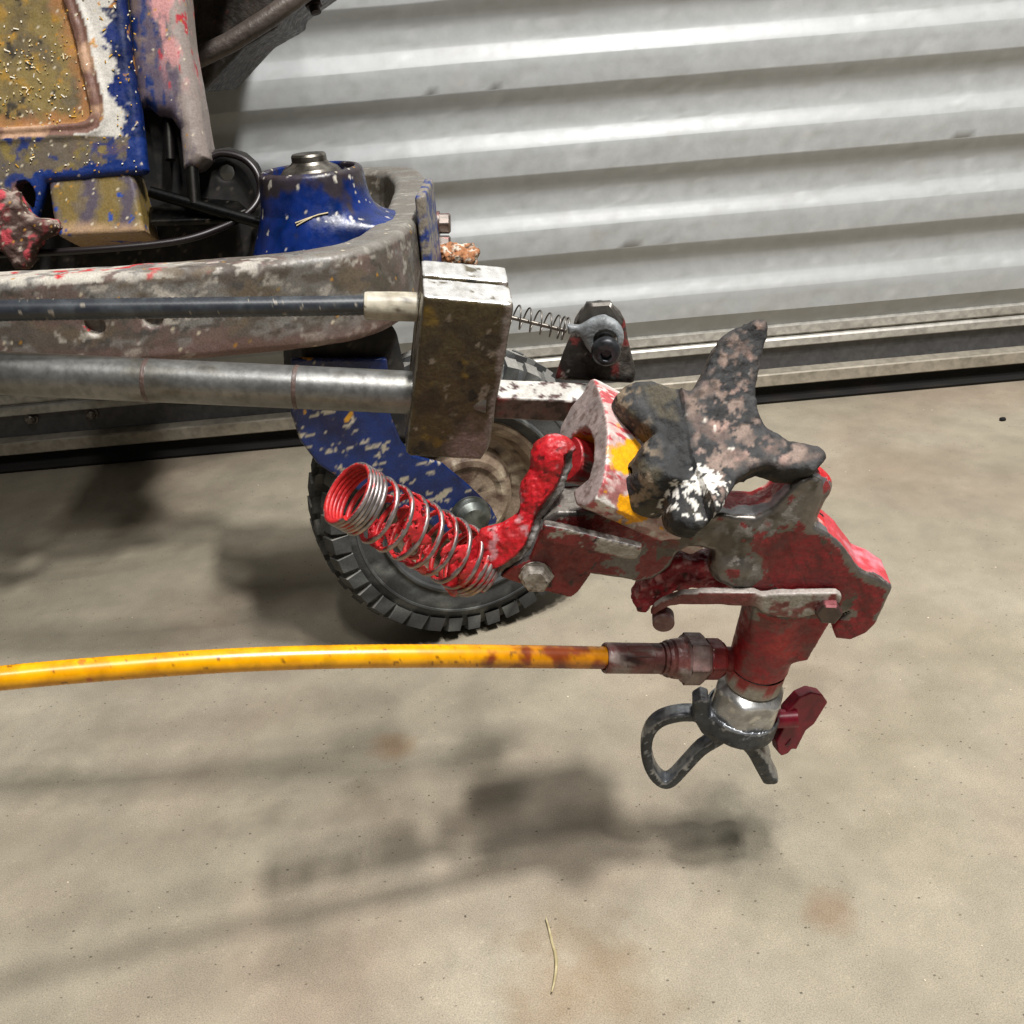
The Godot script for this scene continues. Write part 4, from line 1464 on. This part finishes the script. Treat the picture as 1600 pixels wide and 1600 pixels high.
func build_knob():
	var fk := frame(1130, 660, 0.488, -24.0, 14.0)
	var dent_at := FP(fk, 1034, 690)
	var star := poly(fk, [1106, 580, 1116, 556, 1126, 526, 1148, 515, 1172, 510, 1189, 514, 1194, 530, 1191, 560, 1189, 595, 1196, 629, 1213, 657, 1244, 680, 1280, 698, 1290, 716, 1276, 738, 1240, 730, 1210, 716, 1184, 724, 1166, 738, 1150, 760, 1132, 790, 1108, 816, 1086, 816, 1066, 806, 1060, 785, 1066, 755, 1078, 722, 1070, 700, 1052, 676, 1026, 654, 990, 632, 972, 616, 972, 600, 984, 588, 1004, 579, 1028, 577, 1056, 586, 1084, 596, 1098, 588])
	var r0 := FP(fk, 1074, 598)
	var r1 := FP(fk, 1098, 712)
	var rd := Vector2(r1.x - r0.x, r1.y - r0.y).normalized()
	var ln := Vector2(rd.y, -rd.x)        # across the ridge
	if ln.x > 0.0:
		ln = -ln
	var tip := FP(fk, 1010, 640)
	var eye_l := inv_eye(fk)
	var rr := (Vector2(tip.x - eye_l.x, tip.y - eye_l.y)) / (tip.z - eye_l.z)
	var hub0 := FP(fk, 1064, 690) + Vector3(0, 0, -0.004)
	var knob := func(p: Vector3) -> float:
		var q := Vector2(p.x, p.y)
		var s := (q - Vector2(r0.x, r0.y)).dot(ln)
		var w := p.z
		var soft := 0.5 * (s + sqrt(s * s + 0.000006))
		w += 0.62 * soft
		var qs := q + rr * (0.62 * soft)
		# dished face, arms curling forward at their tips
		var rad := q.length()
		w += 0.010 - 5.0 * rad * rad * (1.0 if s < 0.0 else 0.3)
		var d := slab(sd_poly(star, qs), w, -0.017, 0.0, 0.0036) * 0.82
		if d < 0.02:
			d = smin(d, sd_cyl(p, hub0 + Vector3(-0.005, -0.007, -0.040), hub0 + Vector3(0.004, 0.0, -0.010), 0.0155, 0.0015), 0.003)
			# hollow between the left and the lower arm
			d = -smin(-d, (p - Vector3(dent_at.x, dent_at.y, 0.002)).length() - 0.0165, 0.006)
			d += 0.0009 * nz(p, 60.0) + 0.0006 * nz(p, 190.0)
		return d
	var inv := fk.affine_inverse()
	var blob := FP(fk, 1102, 776)
	var cols := func(p: Vector3, n: Vector3) -> Color:
		var l := inv * p
		var lnn := inv.basis * n
		var s := (Vector2(l.x, l.y) - Vector2(r0.x, r0.y)).dot(ln)
		var a := nz(p, 45.0)
		var b := nz(p + Vector3(6, 1, 2), 150.0)
		var black := lin("232425").lerp(lin("3d3d3d"), step2(-0.1, 0.4, a + b * 0.4))
		var k := black
		if s < 0.001 and lnn.z > 0.25:
			# the front is dusted with old pink-brown paint, worn back to rubber in places
			var dust := lin("8a776c").lerp(lin("5c4f48"), step2(-0.15, 0.25, a + b * 0.3))
			dust = dust.lerp(lin("b08e82"), 0.6 * step2(0.16, 0.4, nz(p + Vector3(1, 9, 9), 55.0)))
			dust = dust.lerp(lin("e2dcd0"), step2(0.40, 0.46, nz(Vector3(p.x, p.y * 0.7, p.z) + Vector3(4, 4, 0), 60.0) + b * 0.2))
			var wornv := nz(p + Vector3(2, 2, 9), 60.0) + b * 0.4
			k = dust.lerp(black, step2(-0.02, 0.16, wornv + 2.2 * clampf(Vector2(l.x - r1.x - 0.012, l.y - r1.y - 0.016).length() - 0.026, -0.03, 0.06) + nz(p + Vector3(7, 7, 7), 200.0) * 0.35))
			k = k.lerp(black, 0.9 * step2(-0.006, -0.0025, sd_poly(star, Vector2(l.x, l.y)) + a * 0.004 + b * 0.002))
			k = k.lerp(black, step2(-0.004, -0.0005, s + a * 0.004))
		elif s >= 0.001 and lnn.z > 0.1:
			k = black.lerp(lin("57503f"), 0.8 * step2(0.1, 0.4, nz(p + Vector3(5, 5, 0), 40.0)))
			k = k.lerp(lin("80705c"), step2(0.012, 0.02, s) * step2(0.25, 0.32, nz(p + Vector3(5, 0, 5), 60.0)))
		else:
			k = black.lerp(lin("55493a"), 0.8 * step2(-0.1, 0.3, nz(p + Vector3(0, 5, 5), 40.0)))
			if Vector2(l.x - hub0.x, l.y - hub0.y).length() < 0.024 and l.z < -0.022:
				k = lin("5b4f44").lerp(lin("3a332d"), step2(0.0, 0.25, a + b * 0.5))
			if lnn.y > 0.5:
				k = k.lerp(lin("8f7f78"), 0.6 * step2(0.0, 0.25, b + a))
		var d := Vector2(l.x - blob.x - 0.003, l.y - blob.y - 0.006).length() + b * 0.006 + a * 0.006
		if d < 0.0150 and b + a * 0.6 + nz(p, 260.0) * 0.4 > 0.0 + 8.0 * maxf(0.0, d - 0.010) and lnn.z > 0.0:
			k = lin("ddd9d0")
		return k
	var bb := bounds(star, -0.055, 0.022, 0.004)
	commit("star_knob", sdf_mesh(knob, bb[0], bb[1], 0.00115, cols, fk), "crust", holder, "", "black four-armed star knob caked with pinkish and white paint")
	var stud := MB.new()
	var s0 := W(1000, 742, 0.525)
	var s1 := fk * (hub0 + Vector3(-0.012, -0.010, -0.030))
	var prof := []
	var L := s0.distance_to(s1)
	var turns := 12
	for i in turns:
		prof.append_array([0.0068, L * i / turns, 0.0076, L * (i + 0.35) / turns, 0.0076, L * (i + 0.55) / turns, 0.0068, L * (i + 0.9) / turns])
	lathe(stud, s0, s1 - s0, prof, 24, func(p, n): return lin("5d5853").lerp(lin("7a756e"), step2(-0.1, 0.3, nz(p, 100.0))))
	commit("threaded_stud", stud, "metal", holder)

# ---- the spray gun -------------------------------------------------------------------------------
func gun_frame() -> Transform3D:
	return frame(1150, 850, 0.516, 32.0, -6.0)

var gun: Node3D

func trace(fn: Callable, f: Transform3D, px: float, py: float) -> Vector3:    # where a surface lies at a traced pixel
	var inv := f.affine_inverse()
	var o := inv * EYE
	var d := (inv.basis * ray(px, py)).normalized()
	var t := 0.35
	for i in 60:
		var s: float = fn.call(o + d * t)
		t += maxf(s, 0.0) * 0.8
		if s < 0.0003 or t > 1.0:
			break
	return o + d * t

func build_gun():
	var f := gun_frame()
	var inv := f.affine_inverse()
	gun = thing("spray_gun", "worn red and grey airless spray gun with hooked head and steel tip guard", "spray gun", f * FP(f, 1120, 1225, -0.013))
	var body := poly(f, [846, 815, 870, 800, 930, 800, 1000, 812, 1060, 816, 1105, 808, 1128, 803, 1150, 808, 1180, 810, 1206, 798, 1230, 772, 1250, 752, 1268, 745, 1282, 752, 1280, 775, 1268, 808, 1270, 824, 1294, 836, 1317, 855, 1344, 893, 1370, 903, 1395, 920, 1369, 976, 1354, 991, 1329, 1002, 1307, 999, 1302, 985, 1313, 968, 1328, 957, 1299, 970, 1263, 1034, 1229, 1038, 1190, 1020, 1172, 985, 1176, 945, 1172, 922, 1150, 914, 1132, 902, 1123, 885, 1119, 860, 1097, 854, 1075, 856, 1058, 866, 1048, 886, 1022, 905, 996, 911, 967, 905, 922, 898, 896, 866])
	var b0 := FP(f, 1216, 932, -0.013)
	var b1 := FP(f, 1184, 1040, -0.013)
	var sh0 := FP(f, 1163, 960, -0.013)
	var bulge0 := FP(f, 1150, 880, -0.008)
	var bulge1 := FP(f, 1140, 878, -0.008)
	var saddle := [FP(f, 1105, 822, -0.011), FP(f, 1180, 824, -0.011), FP(f, 1235, 796, -0.011), FP(f, 1270, 758, -0.011)]
	var fn := func(p: Vector3) -> float:
		var d := slab(sd_poly(body, Vector2(p.x, p.y)), p.z, -0.027, 0.0, 0.0020)
		if d < 0.03:
			d = smin(d, sd_cyl(p, b0, b1, 0.0168, 0.002), 0.005)
			d = smin(d, sd_caps(p, bulge0, bulge1, 0.0125, 0.0115), 0.006)
			d = smin(d, sd_caps(p, saddle[0], saddle[1], 0.0105, 0.012), 0.005)
			d = smin(d, sd_caps(p, saddle[1], saddle[2], 0.012, 0.0115), 0.005)
			d = smin(d, sd_caps(p, saddle[2], saddle[3], 0.0115, 0.009), 0.005)
			d += 0.0006 * nz(p, 45.0)
		return d
	var low_y := FP(f, 1200, 968).y
	var dent := trace(fn, f, 1285, 804)
	# regions of paint, in the gun's own axes
	var head := poly(f, [1190, 836, 1240, 826, 1262, 826, 1292, 840, 1314, 862, 1338, 892, 1320, 920, 1312, 960, 1236, 926, 1205, 915, 1210, 890, 1192, 866])
	var red_side := poly(f, [918, 806, 1000, 820, 1068, 830, 1078, 846, 1050, 858, 1000, 846, 918, 824])
	var hookp := poly(f, [1338, 905, 1370, 908, 1394, 922, 1366, 980, 1330, 1000, 1304, 998, 1300, 975, 1326, 950])
	var tone := func(p: Vector3, n: Vector3) -> Color:
		var l := inv * p
		var ln := inv.basis * n
		var q := Vector2(l.x, l.y)
		var a := nz(p, 38.0)
		var b := nz(p + Vector3(3, 1, 4), 130.0)
		var w := a * 0.009 + b * 0.004
		var steel := lin("77736c").lerp(lin("5b564f"), step2(-0.15, 0.25, a + b * 0.4))
		steel = steel.lerp(lin("6e3a35"), 0.7 * step2(0.22, 0.32, nz(p + Vector3(8, 8, 2), 55.0)))
		var out := Color(steel, 0.0 if b > -0.1 else 1.0)
		var deep := lin("8a2024").lerp(lin("6a181b"), step2(-0.1, 0.3, nz(p, 40.0)))
		# brush marks in the dark red
		deep = deep.lerp(lin("5a1719"), 0.8 * step2(0.1, 0.35, nz(Vector3(l.x + l.y * 0.5, (l.y - l.x * 0.5) * 0.15, l.z), 240.0)))
		if ln.z > 0.45:
			var rim := sd_poly(body, q)
			if rim > -0.0028 + w * 0.5 and rim < 0.002 and l.y > low_y:
				return Color(lin("77736e"), 0.0)
			if sd_poly(head, q) + w < 0.0 or sd_poly(hookp, q) + w < 0.0:
				return deep
			if sd_poly(red_side, q) + w * 1.3 < 0.0:
				return deep.lerp(lin("8d4540"), step2(0.1, 0.3, b))
			# scattered scraps elsewhere
			if nz(p + Vector3(6, 0, 6), 48.0) + b * 0.35 > 0.2:
				return lin("7c2c2b")
			if l.x < -0.045 and l.y > 0.004:
				return lin("8d887c").lerp(lin("75706a"), step2(0.0, 0.3, b + a))
		if ln.y > 0.35 and l.z < -0.002:  # lighter pinks and reds on top faces paint in their highlight
			if l.distance_to(dent) < 0.0016:
				return lin("140a0a")
			if l.x > 0.045:
				var k := lin("c23e46").lerp(lin("d0808a"), step2(-0.1, 0.3, nz(p, 50.0)))
				if l.z > -0.004 + w * 0.4:
					return Color(lin("7c7876"), 0.0)
				return k
			if l.x > -0.015 and l.x < 0.05:
				var k2 := lin("c0242a").lerp(lin("d6958c"), step2(0.2, 0.3, nz(p + Vector3(1, 1, 0), 80.0)))
				if l.z > -0.008 + w:
					return Color(lin("8d8b8c"), 0.0)
				return k2
		# lower barrel: red, rubbed grey on its shoulder
		var along := (l - b0).dot((b1 - b0).normalized())
		if along > 0.002 and l.y < FP(f, 1200, 925).y:
			var br := lin("8e1f22").lerp(lin("a52a2a"), step2(0.0, 0.3, nz(p, 40.0)))
			br = br.lerp(lin("6d4a45"), 0.75 * step2(0.1, 0.3, nz(p + Vector3(0, 3, 1), 42.0)))
			return br
		if l.x < -0.04:
			return lin("7a2a2a") if a + b * 0.3 > 0.05 else lin("716d66")
		return out
	var bb := bounds(body, -0.031, 0.006, 0.004)
	bb[0].y -= 0.012
	commit("gun_body", sdf_mesh(fn, bb[0], bb[1], 0.00105, tone, f), "paint", gun, "metal")
	var pit := MB.new()
	# trigger: thick with pink and red paint
	var trig_c := func(p: Vector3, n: Vector3) -> Color:
		var k := lin("8c1226").lerp(lin("b32438"), step2(-0.1, 0.3, nz(p, 60.0)))
		k = k.lerp(lin("c98d92"), step2(0.12, 0.26, nz(p + Vector3(0, 5, 5), 110.0) + 0.25 * n.y))
		return k.lerp(lin("4a0d12"), step2(0.34, 0.4, nz(p + Vector3(5, 5, 5), 130.0)))
	commit("trigger", plate(f, [988, 943, 992, 934, 1010, 912, 1035, 890, 1054, 876, 1075, 877, 1119, 880, 1124, 900, 1150, 916, 1170, 910, 1180, 898, 1196, 886, 1208, 903, 1205, 916, 1190, 924, 1135, 925, 1085, 922, 1056, 929, 1030, 944, 1008, 961, 995, 959], -0.006, -0.022, -0.006, 0.003, 0.0011, trig_c, 0.0024, 90.0), "paint", gun)
	var lev_c := func(p: Vector3, n: Vector3) -> Color:
		var l := inv * p
		var k := lin("70302d").lerp(lin("7f4a45"), step2(-0.1, 0.3, nz(p, 60.0)))
		k = k.lerp(lin("9a958a"), step2(0.0, 0.14, nz(p + Vector3(2, 0, 9), 80.0) + 0.2) * step2(0.008, 0.016, l.x))
		if (inv.basis * n).y > 0.5:
			k = lin("a59c94")
		return k
	commit("trigger_lever", plate(f, [1016, 960, 1022, 949, 1034, 940, 1063, 929, 1094, 926, 1179, 926, 1191, 931, 1219, 928, 1308, 927, 1316, 932, 1315, 940, 1304, 954, 1272, 961, 1247, 968, 1219, 966, 1194, 960, 1182, 949, 1120, 946, 1063, 946, 1046, 948, 1030, 957, 1022, 962], 0.0065, 0.0015, 0.0065, 0.001, 0.001, lev_c, 0.0003, 90.0), "paint", gun)
	var roll := MB.new()
	lathe(roll, f * FP(f, 1036, 961, -0.001), f.basis.z, [0.0, 0.0, 0.0058, 0.0, 0.0058, 0.007, 0.0050, 0.008, 0.0, 0.008], 24, func(p, n): return lin("6e4a45").lerp(lin("8a7a74"), step2(-0.1, 0.3, nz(p, 90.0))))
	commit("lever_roller", roll, "paint", gun)
	var pv := MB.new()
	lathe(pv, f * FP(f, 1294, 951, 0.006), f.basis.z + f.basis.x * -0.1, [0.0, 0.0, 0.0062, 0.0, 0.0062, 0.0046, 0.0052, 0.0056, 0.0, 0.0056], 24, func(p, n): return lin("5c524c").lerp(lin("b06a6e"), step2(0.4, 0.7, n.y)), [1, 2, 3])
	commit("lever_bolt", pv, "metal", gun)

	# nozzle: collar, chromed nut, guard with two loops, red tip handle
	var A := f * b1
	var ax := (f * FP(f, 1147, 1150, -0.013) - A).normalized()
	var chrome := func(p: Vector3, n: Vector3) -> Color:
		var k := lin("b9b9b7").lerp(lin("9b9a97"), step2(0.0, 0.4, nz(p, 60.0)))
		return k.lerp(lin("d6d3cb"), step2(0.24, 0.3, nz(p + Vector3(2, 2, 0), 90.0)))
	var col := MB.new()
	lathe(col, A, ax, [0.0160, 0.0005, 0.0160, 0.0115, 0.0150, 0.0125, 0.0150, 0.0145, 0.0160, 0.0155], 48, func(p, n):
		return lin("9a2a2a") if (p - A).dot(ax) < 0.005 + 0.006 * nz(p, 70.0) else lin("a39d90"))
	commit("collar", col, "paint", gun)
	# the nut: a round body with six flats milled into it
	var fn_axis := inv.basis * ax
	var nx := fn_axis.cross(Vector3(0, 0, 1)).normalized()
	var ny := fn_axis.cross(nx)
	var n0 := inv * (A + ax * 0.0130)
	var nut_f := func(p: Vector3) -> float:
		var l := p - n0
		var t := l.dot(fn_axis)
		var q := Vector2(l.dot(nx), l.dot(ny))
		var r := q.length()
		var ang := fposmod(atan2(q.y, q.x) + 0.25, PI / 3.0) - PI / 6.0
		var flat := r * cos(ang) - 0.0184
		var cone := (r - 0.0150 - t * 1.4) * 0.58
		var cone2 := (r - 0.0172 - (0.0245 - t) * 1.2) * 0.64
		var d := maxf(r - 0.0202, maxf(-t, t - 0.0245))
		d = maxf(d, maxf(cone, cone2))
		return -smin(-d, -flat, 0.0012)
	commit("retaining_nut", sdf_mesh(nut_f, n0 + Vector3(-0.026, -0.04, -0.026), n0 + Vector3(0.026, 0.026, 0.026), 0.0009, chrome, f), "bright_metal", gun)
	# guard: one forging, a ring with a closed loop on one side and a bent leg on the other
	var ga := inv * (A + ax * 0.0315)
	var gb := inv * (A + ax * 0.0460)
	var chain := []
	for seg in [[[1100, 1112, -0.013], [1082, 1113, -0.012], [1060, 1114, -0.011], [1034, 1121, -0.011], [1017, 1136, -0.011], [1010, 1158, -0.011], [1012, 1184, -0.011], [1022, 1206, -0.011], [1036, 1218, -0.011], [1050, 1215, -0.011], [1072, 1192, -0.011], [1096, 1167, -0.011], [1124, 1150, -0.011]], [[1162, 1148, -0.006], [1178, 1166, -0.006], [1190, 1188, -0.007], [1202, 1210, -0.010], [1209, 1222, -0.016]], [[1209, 1222, -0.016], [1206, 1206, -0.026], [1196, 1184, -0.030], [1182, 1158, -0.028], [1170, 1144, -0.022]]]:

		var bends := PackedVector3Array()
		for q in seg:
			bends.append(FP(f, q[0], q[1], q[2]))
		bends = smooth_path(bends, 3)
		for i in bends.size() - 1:
			chain.append([bends[i], bends[i + 1]])
	var ear := poly(f, [1083, 1102, 1096, 1094, 1108, 1098, 1110, 1124, 1136, 1148, 1118, 1168, 1096, 1150, 1083, 1126])
	var guard_f := func(p: Vector3) -> float:
		var d := maxf(sd_cyl(p, ga, gb, 0.0212, 0.0025), -sd_cyl(p, ga - (gb - ga), ga + (gb - ga) * 0.25, 0.0196, 0.0005))
		d = smin(d, slab(sd_poly(ear, Vector2(p.x, p.y)), p.z, -0.013, -0.0015, 0.002), 0.003)
		if d > 0.035 and p.x > ga.x:
			return d
		var loops := 1e9
		for c in chain:
			var q := p
			var m0: Vector3 = c[0]
			var m1: Vector3 = c[1]
			var mz := (m0.z + m1.z) * 0.5
			# strips are deeper than they are wide
			q.z = mz + (q.z - mz) * 0.62
			var ca := Vector3(m0.x, m0.y, lerpf(mz, m0.z, 0.62))
			var cb := Vector3(m1.x, m1.y, lerpf(mz, m1.z, 0.62)) - ca
			var cv := q - ca - cb * clampf((q - ca).dot(cb) / cb.length_squared(), 0.0, 1.0)
			var cx := cv.x * cv.x + cv.y * cv.y
			var cz := cv.z * cv.z
			var cd := sqrt(sqrt(cx * cx + cz * cz)) - (0.0046 if m0.x > ga.x else 0.0034)
			loops = minf(loops, cd)
		return smin(d, loops, 0.003)
	var lit_silver := func(p: Vector3, n: Vector3) -> Color:
		var v := n.y * 0.9 + nz(p + Vector3(3, 0, 0), 70.0) * 0.5  # upward faces painted silver, the rest dark, imitating chrome that reflects light
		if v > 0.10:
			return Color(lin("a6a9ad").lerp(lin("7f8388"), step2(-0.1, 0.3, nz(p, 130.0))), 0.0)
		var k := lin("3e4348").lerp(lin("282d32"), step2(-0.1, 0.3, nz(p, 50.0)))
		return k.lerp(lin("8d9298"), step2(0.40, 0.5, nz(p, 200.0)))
	var l0 := FP(f, 1000, 1110, -0.011)
	var l1 := FP(f, 1218, 1234, -0.011)
	commit("tip_guard", sdf_mesh(guard_f, Vector3(l0.x - 0.004, l1.y - 0.006, -0.042), Vector3(l1.x + 0.006, ga.y + 0.018, 0.012), 0.00095, lit_silver, f), "paint", gun, "metal")
	var key := Node3D.new()
	key.name = "tip_handle"
	key.position = f * FP(f, 1225, 1122, -0.013) - origin_of(gun)
	gun.add_child(key, true)
	var plum := func(p: Vector3, n: Vector3) -> Color:
		return lin("8e1730").lerp(lin("741329"), step2(-0.1, 0.3, nz(p, 40.0)))
	var stem := MB.new()
	tube(stem, PackedVector3Array([f * FP(f, 1172, 1128, -0.013), f * FP(f, 1196, 1124, -0.013), f * FP(f, 1246, 1121, -0.013)]), 0.0056, 24, plum)
	commit("stem", stem, "plastic", key)
	var collar2 := MB.new()
	lathe(collar2, f * FP(f, 1184, 1130, -0.013), (f.basis.x + f.basis.y * 0.05), [0.0, 0.0, 0.0085, 0.0, 0.0085, 0.004, 0.0075, 0.005, 0.0, 0.005], 30, plum)
	commit("stem_collar", collar2, "plastic", key)
	var fk := frame(1245, 1130, f.origin.distance_to(f.origin) + (f * FP(f, 1245, 1130, -0.013) - EYE).dot(fw), 24.0, 16.0)
	commit("grip", plate(fk, [1230, 1112, 1250, 1090, 1268, 1082, 1286, 1086, 1294, 1098, 1273, 1132, 1260, 1142, 1245, 1172, 1238, 1171, 1232, 1178, 1222, 1182, 1216, 1176, 1214, 1160, 1224, 1140], 0.0, -0.008, 0.0, 0.0006, 0.0008, plum), "plastic", key)
	commit("direction_mark", plate(fk, [1226, 1166, 1238, 1152, 1234, 1166], 0.0006, -0.001, 0.0006, 0.0003, 0.0006, func(p, n): return lin("4f0c1c")), "plastic", key)

func build_hose():
	var f := gun_frame()
	var e := f * FP(f, 1150, 1030, -0.013)
	var ze := (e - EYE).dot(fw)
	var h := thing("paint_hose", "yellow high-pressure paint hose with reddened steel fittings screwed into the gun", "hose", W(500, 1040, 0.56))
	var ctrl := PackedVector3Array()
	for q in [[-260, 1092, 0.435], [-100, 1071, 0.447], [60, 1054, 0.459], [220, 1041, 0.472], [380, 1031, 0.485], [540, 1026, 0.498], [700, 1025, 0.513], [830, 1026, 0.528], [960, 1028, 0.543]]:
		ctrl.append(W(q[0], q[1], q[2] + ze - 0.561))
	var path := smooth_path(ctrl, 60)
	var rad := PackedFloat32Array()
	for i in path.size():
		rad.append(lerpf(0.0056, 0.0061, float(i) / path.size()) + 0.00006 * sin(i * 1.7))
	var stain := W(905, 1028, 0.537 + ze - 0.561)
	var dots := []
	for q in [[145, 1054, 0.003], [290, 1034, 0.003], [500, 1030, 0.003], [130, 1040, 0.002], [650, 1030, 0.003], [690, 1024, 0.003], [720, 1032, 0.003], [370, 1026, 0.003], [560, 1022, 0.0025]]:
		dots.append([W(q[0], q[1], lerpf(0.455, 0.537, q[0] / 900.0) + ze - 0.565), q[2]])
	var hose := MB.new()
	tube(hose, path, rad, 28, func(p, n):
		var a := nz(p, 60.0)
		var k := lin("eda80a").lerp(lin("e29b06"), step2(-0.1, 0.3, a))
		var d: float = p.distance_to(stain)
		k = k.lerp(lin("b8720d"), 0.9 * step2(0.075, 0.02, d + a * 0.03))
		k = k.lerp(lin("7e3a18"), step2(0.1, 0.4, nz(p + Vector3(3, 3, 3), 45.0) + 0.26 - d * 8.0))
		for q in dots:
			if (p.distance_to(q[0]) + a * 0.003) < q[1] * 1.3:
				k = k.lerp(lin("c4572a"), 0.7)
		return k.lerp(lin("8a5a12"), step2(0.4, 0.5, nz(p, 140.0))))
	commit("hose", hose, "hose", h)
	var s := W(944, 1028, 0.5415 + ze - 0.561)
	var d := e - s
	var L := d.length()
	var k := L / 206.0      # metres per pixel along the fitting
	var rust := func(p: Vector3, n: Vector3) -> Color:
		var c := lin("5f3430").lerp(lin("7b4a44"), step2(-0.1, 0.3, nz(p, 80.0)))
		c = c.lerp(lin("8d7d78"), step2(0.1, 0.3, nz(p + Vector3(0, 2, 2), 60.0)))
		return c.lerp(lin("39201e"), step2(0.3, 0.4, nz(p + Vector3(6, 2, 2), 130.0)))
	var fer := MB.new()
	lathe(fer, s, d, [0.0066, 0.0, 0.0080, 0.0, 0.0084, 2 * k, 0.0084, 27 * k, 0.0082, 28 * k, 0.0084, 29 * k, 0.0084, 68 * k, 0.0082, 69 * k, 0.0084, 70 * k, 0.0084, 84 * k, 0.0074, 86 * k], 30, rust)
	commit("ferrule", fer, "paint", h)
	for i in 7:
		# crimp marks along the ferrule
		var cr := MB.new()
		var ang := PI * (i + 0.5) / 7.0
		var dir := (up * sin(ang - 0.6) + (-fw) * cos(ang - 1.9)).normalized()
		dir = (dir - d.normalized() * dir.dot(d.normalized())).normalized()
		tube(cr, PackedVector3Array([s + d / L * 30 * k + dir * 0.0083, s + d / L * 66 * k + dir * 0.0083]), 0.0005, 6, rust)
		commit("crimp_ridge", cr, "paint", h)
	var swl := MB.new()
	lathe(swl, s, d, [0.0074, 86 * k, 0.0088, 87 * k, 0.0088, 92 * k, 0.0098, 93 * k, 0.0104, 97 * k, 0.0098, 101 * k, 0.0108, 103 * k, 0.0112, 110 * k, 0.0114, 116 * k, 0.0122, 119 * k], 40, rust)
	commit("swivel", swl, "paint", h)
	var hexn := MB.new()
	lathe(hexn, s, d, [0.0108, 117 * k, 0.0134, 122 * k, 0.0134, 148 * k, 0.0118, 154 * k, 0.0, 154 * k], 48, func(p, n): return rust.call(p, n).lerp(lin("8c7c78"), 0.5), [1, 2])
	commit("hex_nut", hexn, "paint", h)
	var red := func(p: Vector3, n: Vector3) -> Color: return lin("7d2423").lerp(lin("5c1b1b"), step2(-0.1, 0.3, nz(p, 60.0)))
	var ad := MB.new()
	lathe(ad, s, d, [0.0, 154 * k, 0.0104, 154 * k, 0.0110, 158 * k, 0.0110, 176 * k, 0.0098, 182 * k, 0.0070, 183 * k, 0.0070, 212 * k], 40, red, [2, 3])
	commit("adapter", ad, "paint", h)

func build_litter():
	var st := MB.new()
	var pts := PackedVector3Array()
	for q in [[853, 1434], [858, 1452], [863, 1474], [868, 1492], [869, 1512], [866, 1534], [862, 1550]]:
		pts.append(HP(q[0], q[1], 0.0016 + 0.0012 * sin(q[1] * 0.05)))
	var path := smooth_path(pts, 5)
	var rad := PackedFloat32Array()
	for i in path.size():
		rad.append(0.0007 * sin(PI * (i + 1.5) / (path.size() + 2)) + 0.0003)
	tube(st, path, rad, 8, func(p, n): return lin("a0936e").lerp(lin("b9ad88"), step2(-0.1, 0.3, nz(p, 160.0))))
	tag(commit("dry_grass_blade", st, "grit"), "dry tan grass blade lying bent on the concrete floor", "grass blade")
	var peb := func(p: Vector3) -> float: return sd_caps(p, Vector3(-0.0012, 0, 0), Vector3(0.0012, 0, 0), 0.0028, 0.0024) + 0.0012 * nz(p, 300.0)
	tag(commit("dark_pebble", sdf_mesh(peb, Vector3.ONE * -0.007, Vector3.ONE * 0.007, 0.0005, func(p, n): return lin("151413"), Transform3D(Basis.IDENTITY, HP(1567, 655, 0.002))), "grit"), "small black pebble on the floor near the door seal at the far right", "pebble")
	var mm := MultiMesh.new()
	mm.transform_format = MultiMesh.TRANSFORM_3D
	mm.use_colors = true
	var g := SphereMesh.new()
	g.radius = 0.5
	g.height = 1.0
	g.radial_segments = 6
	g.rings = 3
	g.material = M["grit"]
	mm.mesh = g
	mm.instance_count = 700
	for i in mm.instance_count:
		var q := Vector3(rng.randf_range(-0.9, 1.0), 0.0002, rng.randf_range(-1.22, -0.28))
		var s := 0.0005 + 0.0016 * pow(rng.randf(), 4.0)
		mm.set_instance_transform(i, Transform3D(Basis(Vector3.UP, rng.randf() * TAU) * Basis.from_scale(Vector3(s, s * 0.4, s * rng.randf_range(0.4, 1.0))), q))
		mm.set_instance_color(i, lin("cfc4ad") if rng.randf() < 0.65 else lin("5a5246"))
	var o := MultiMeshInstance3D.new()
	o.name = "floor_grit"
	o.multimesh = mm
	o.set_meta("kind", "stuff")
	add_child(o)
	tag(o, "fine pale and dark grit scattered over the concrete floor", "grit")
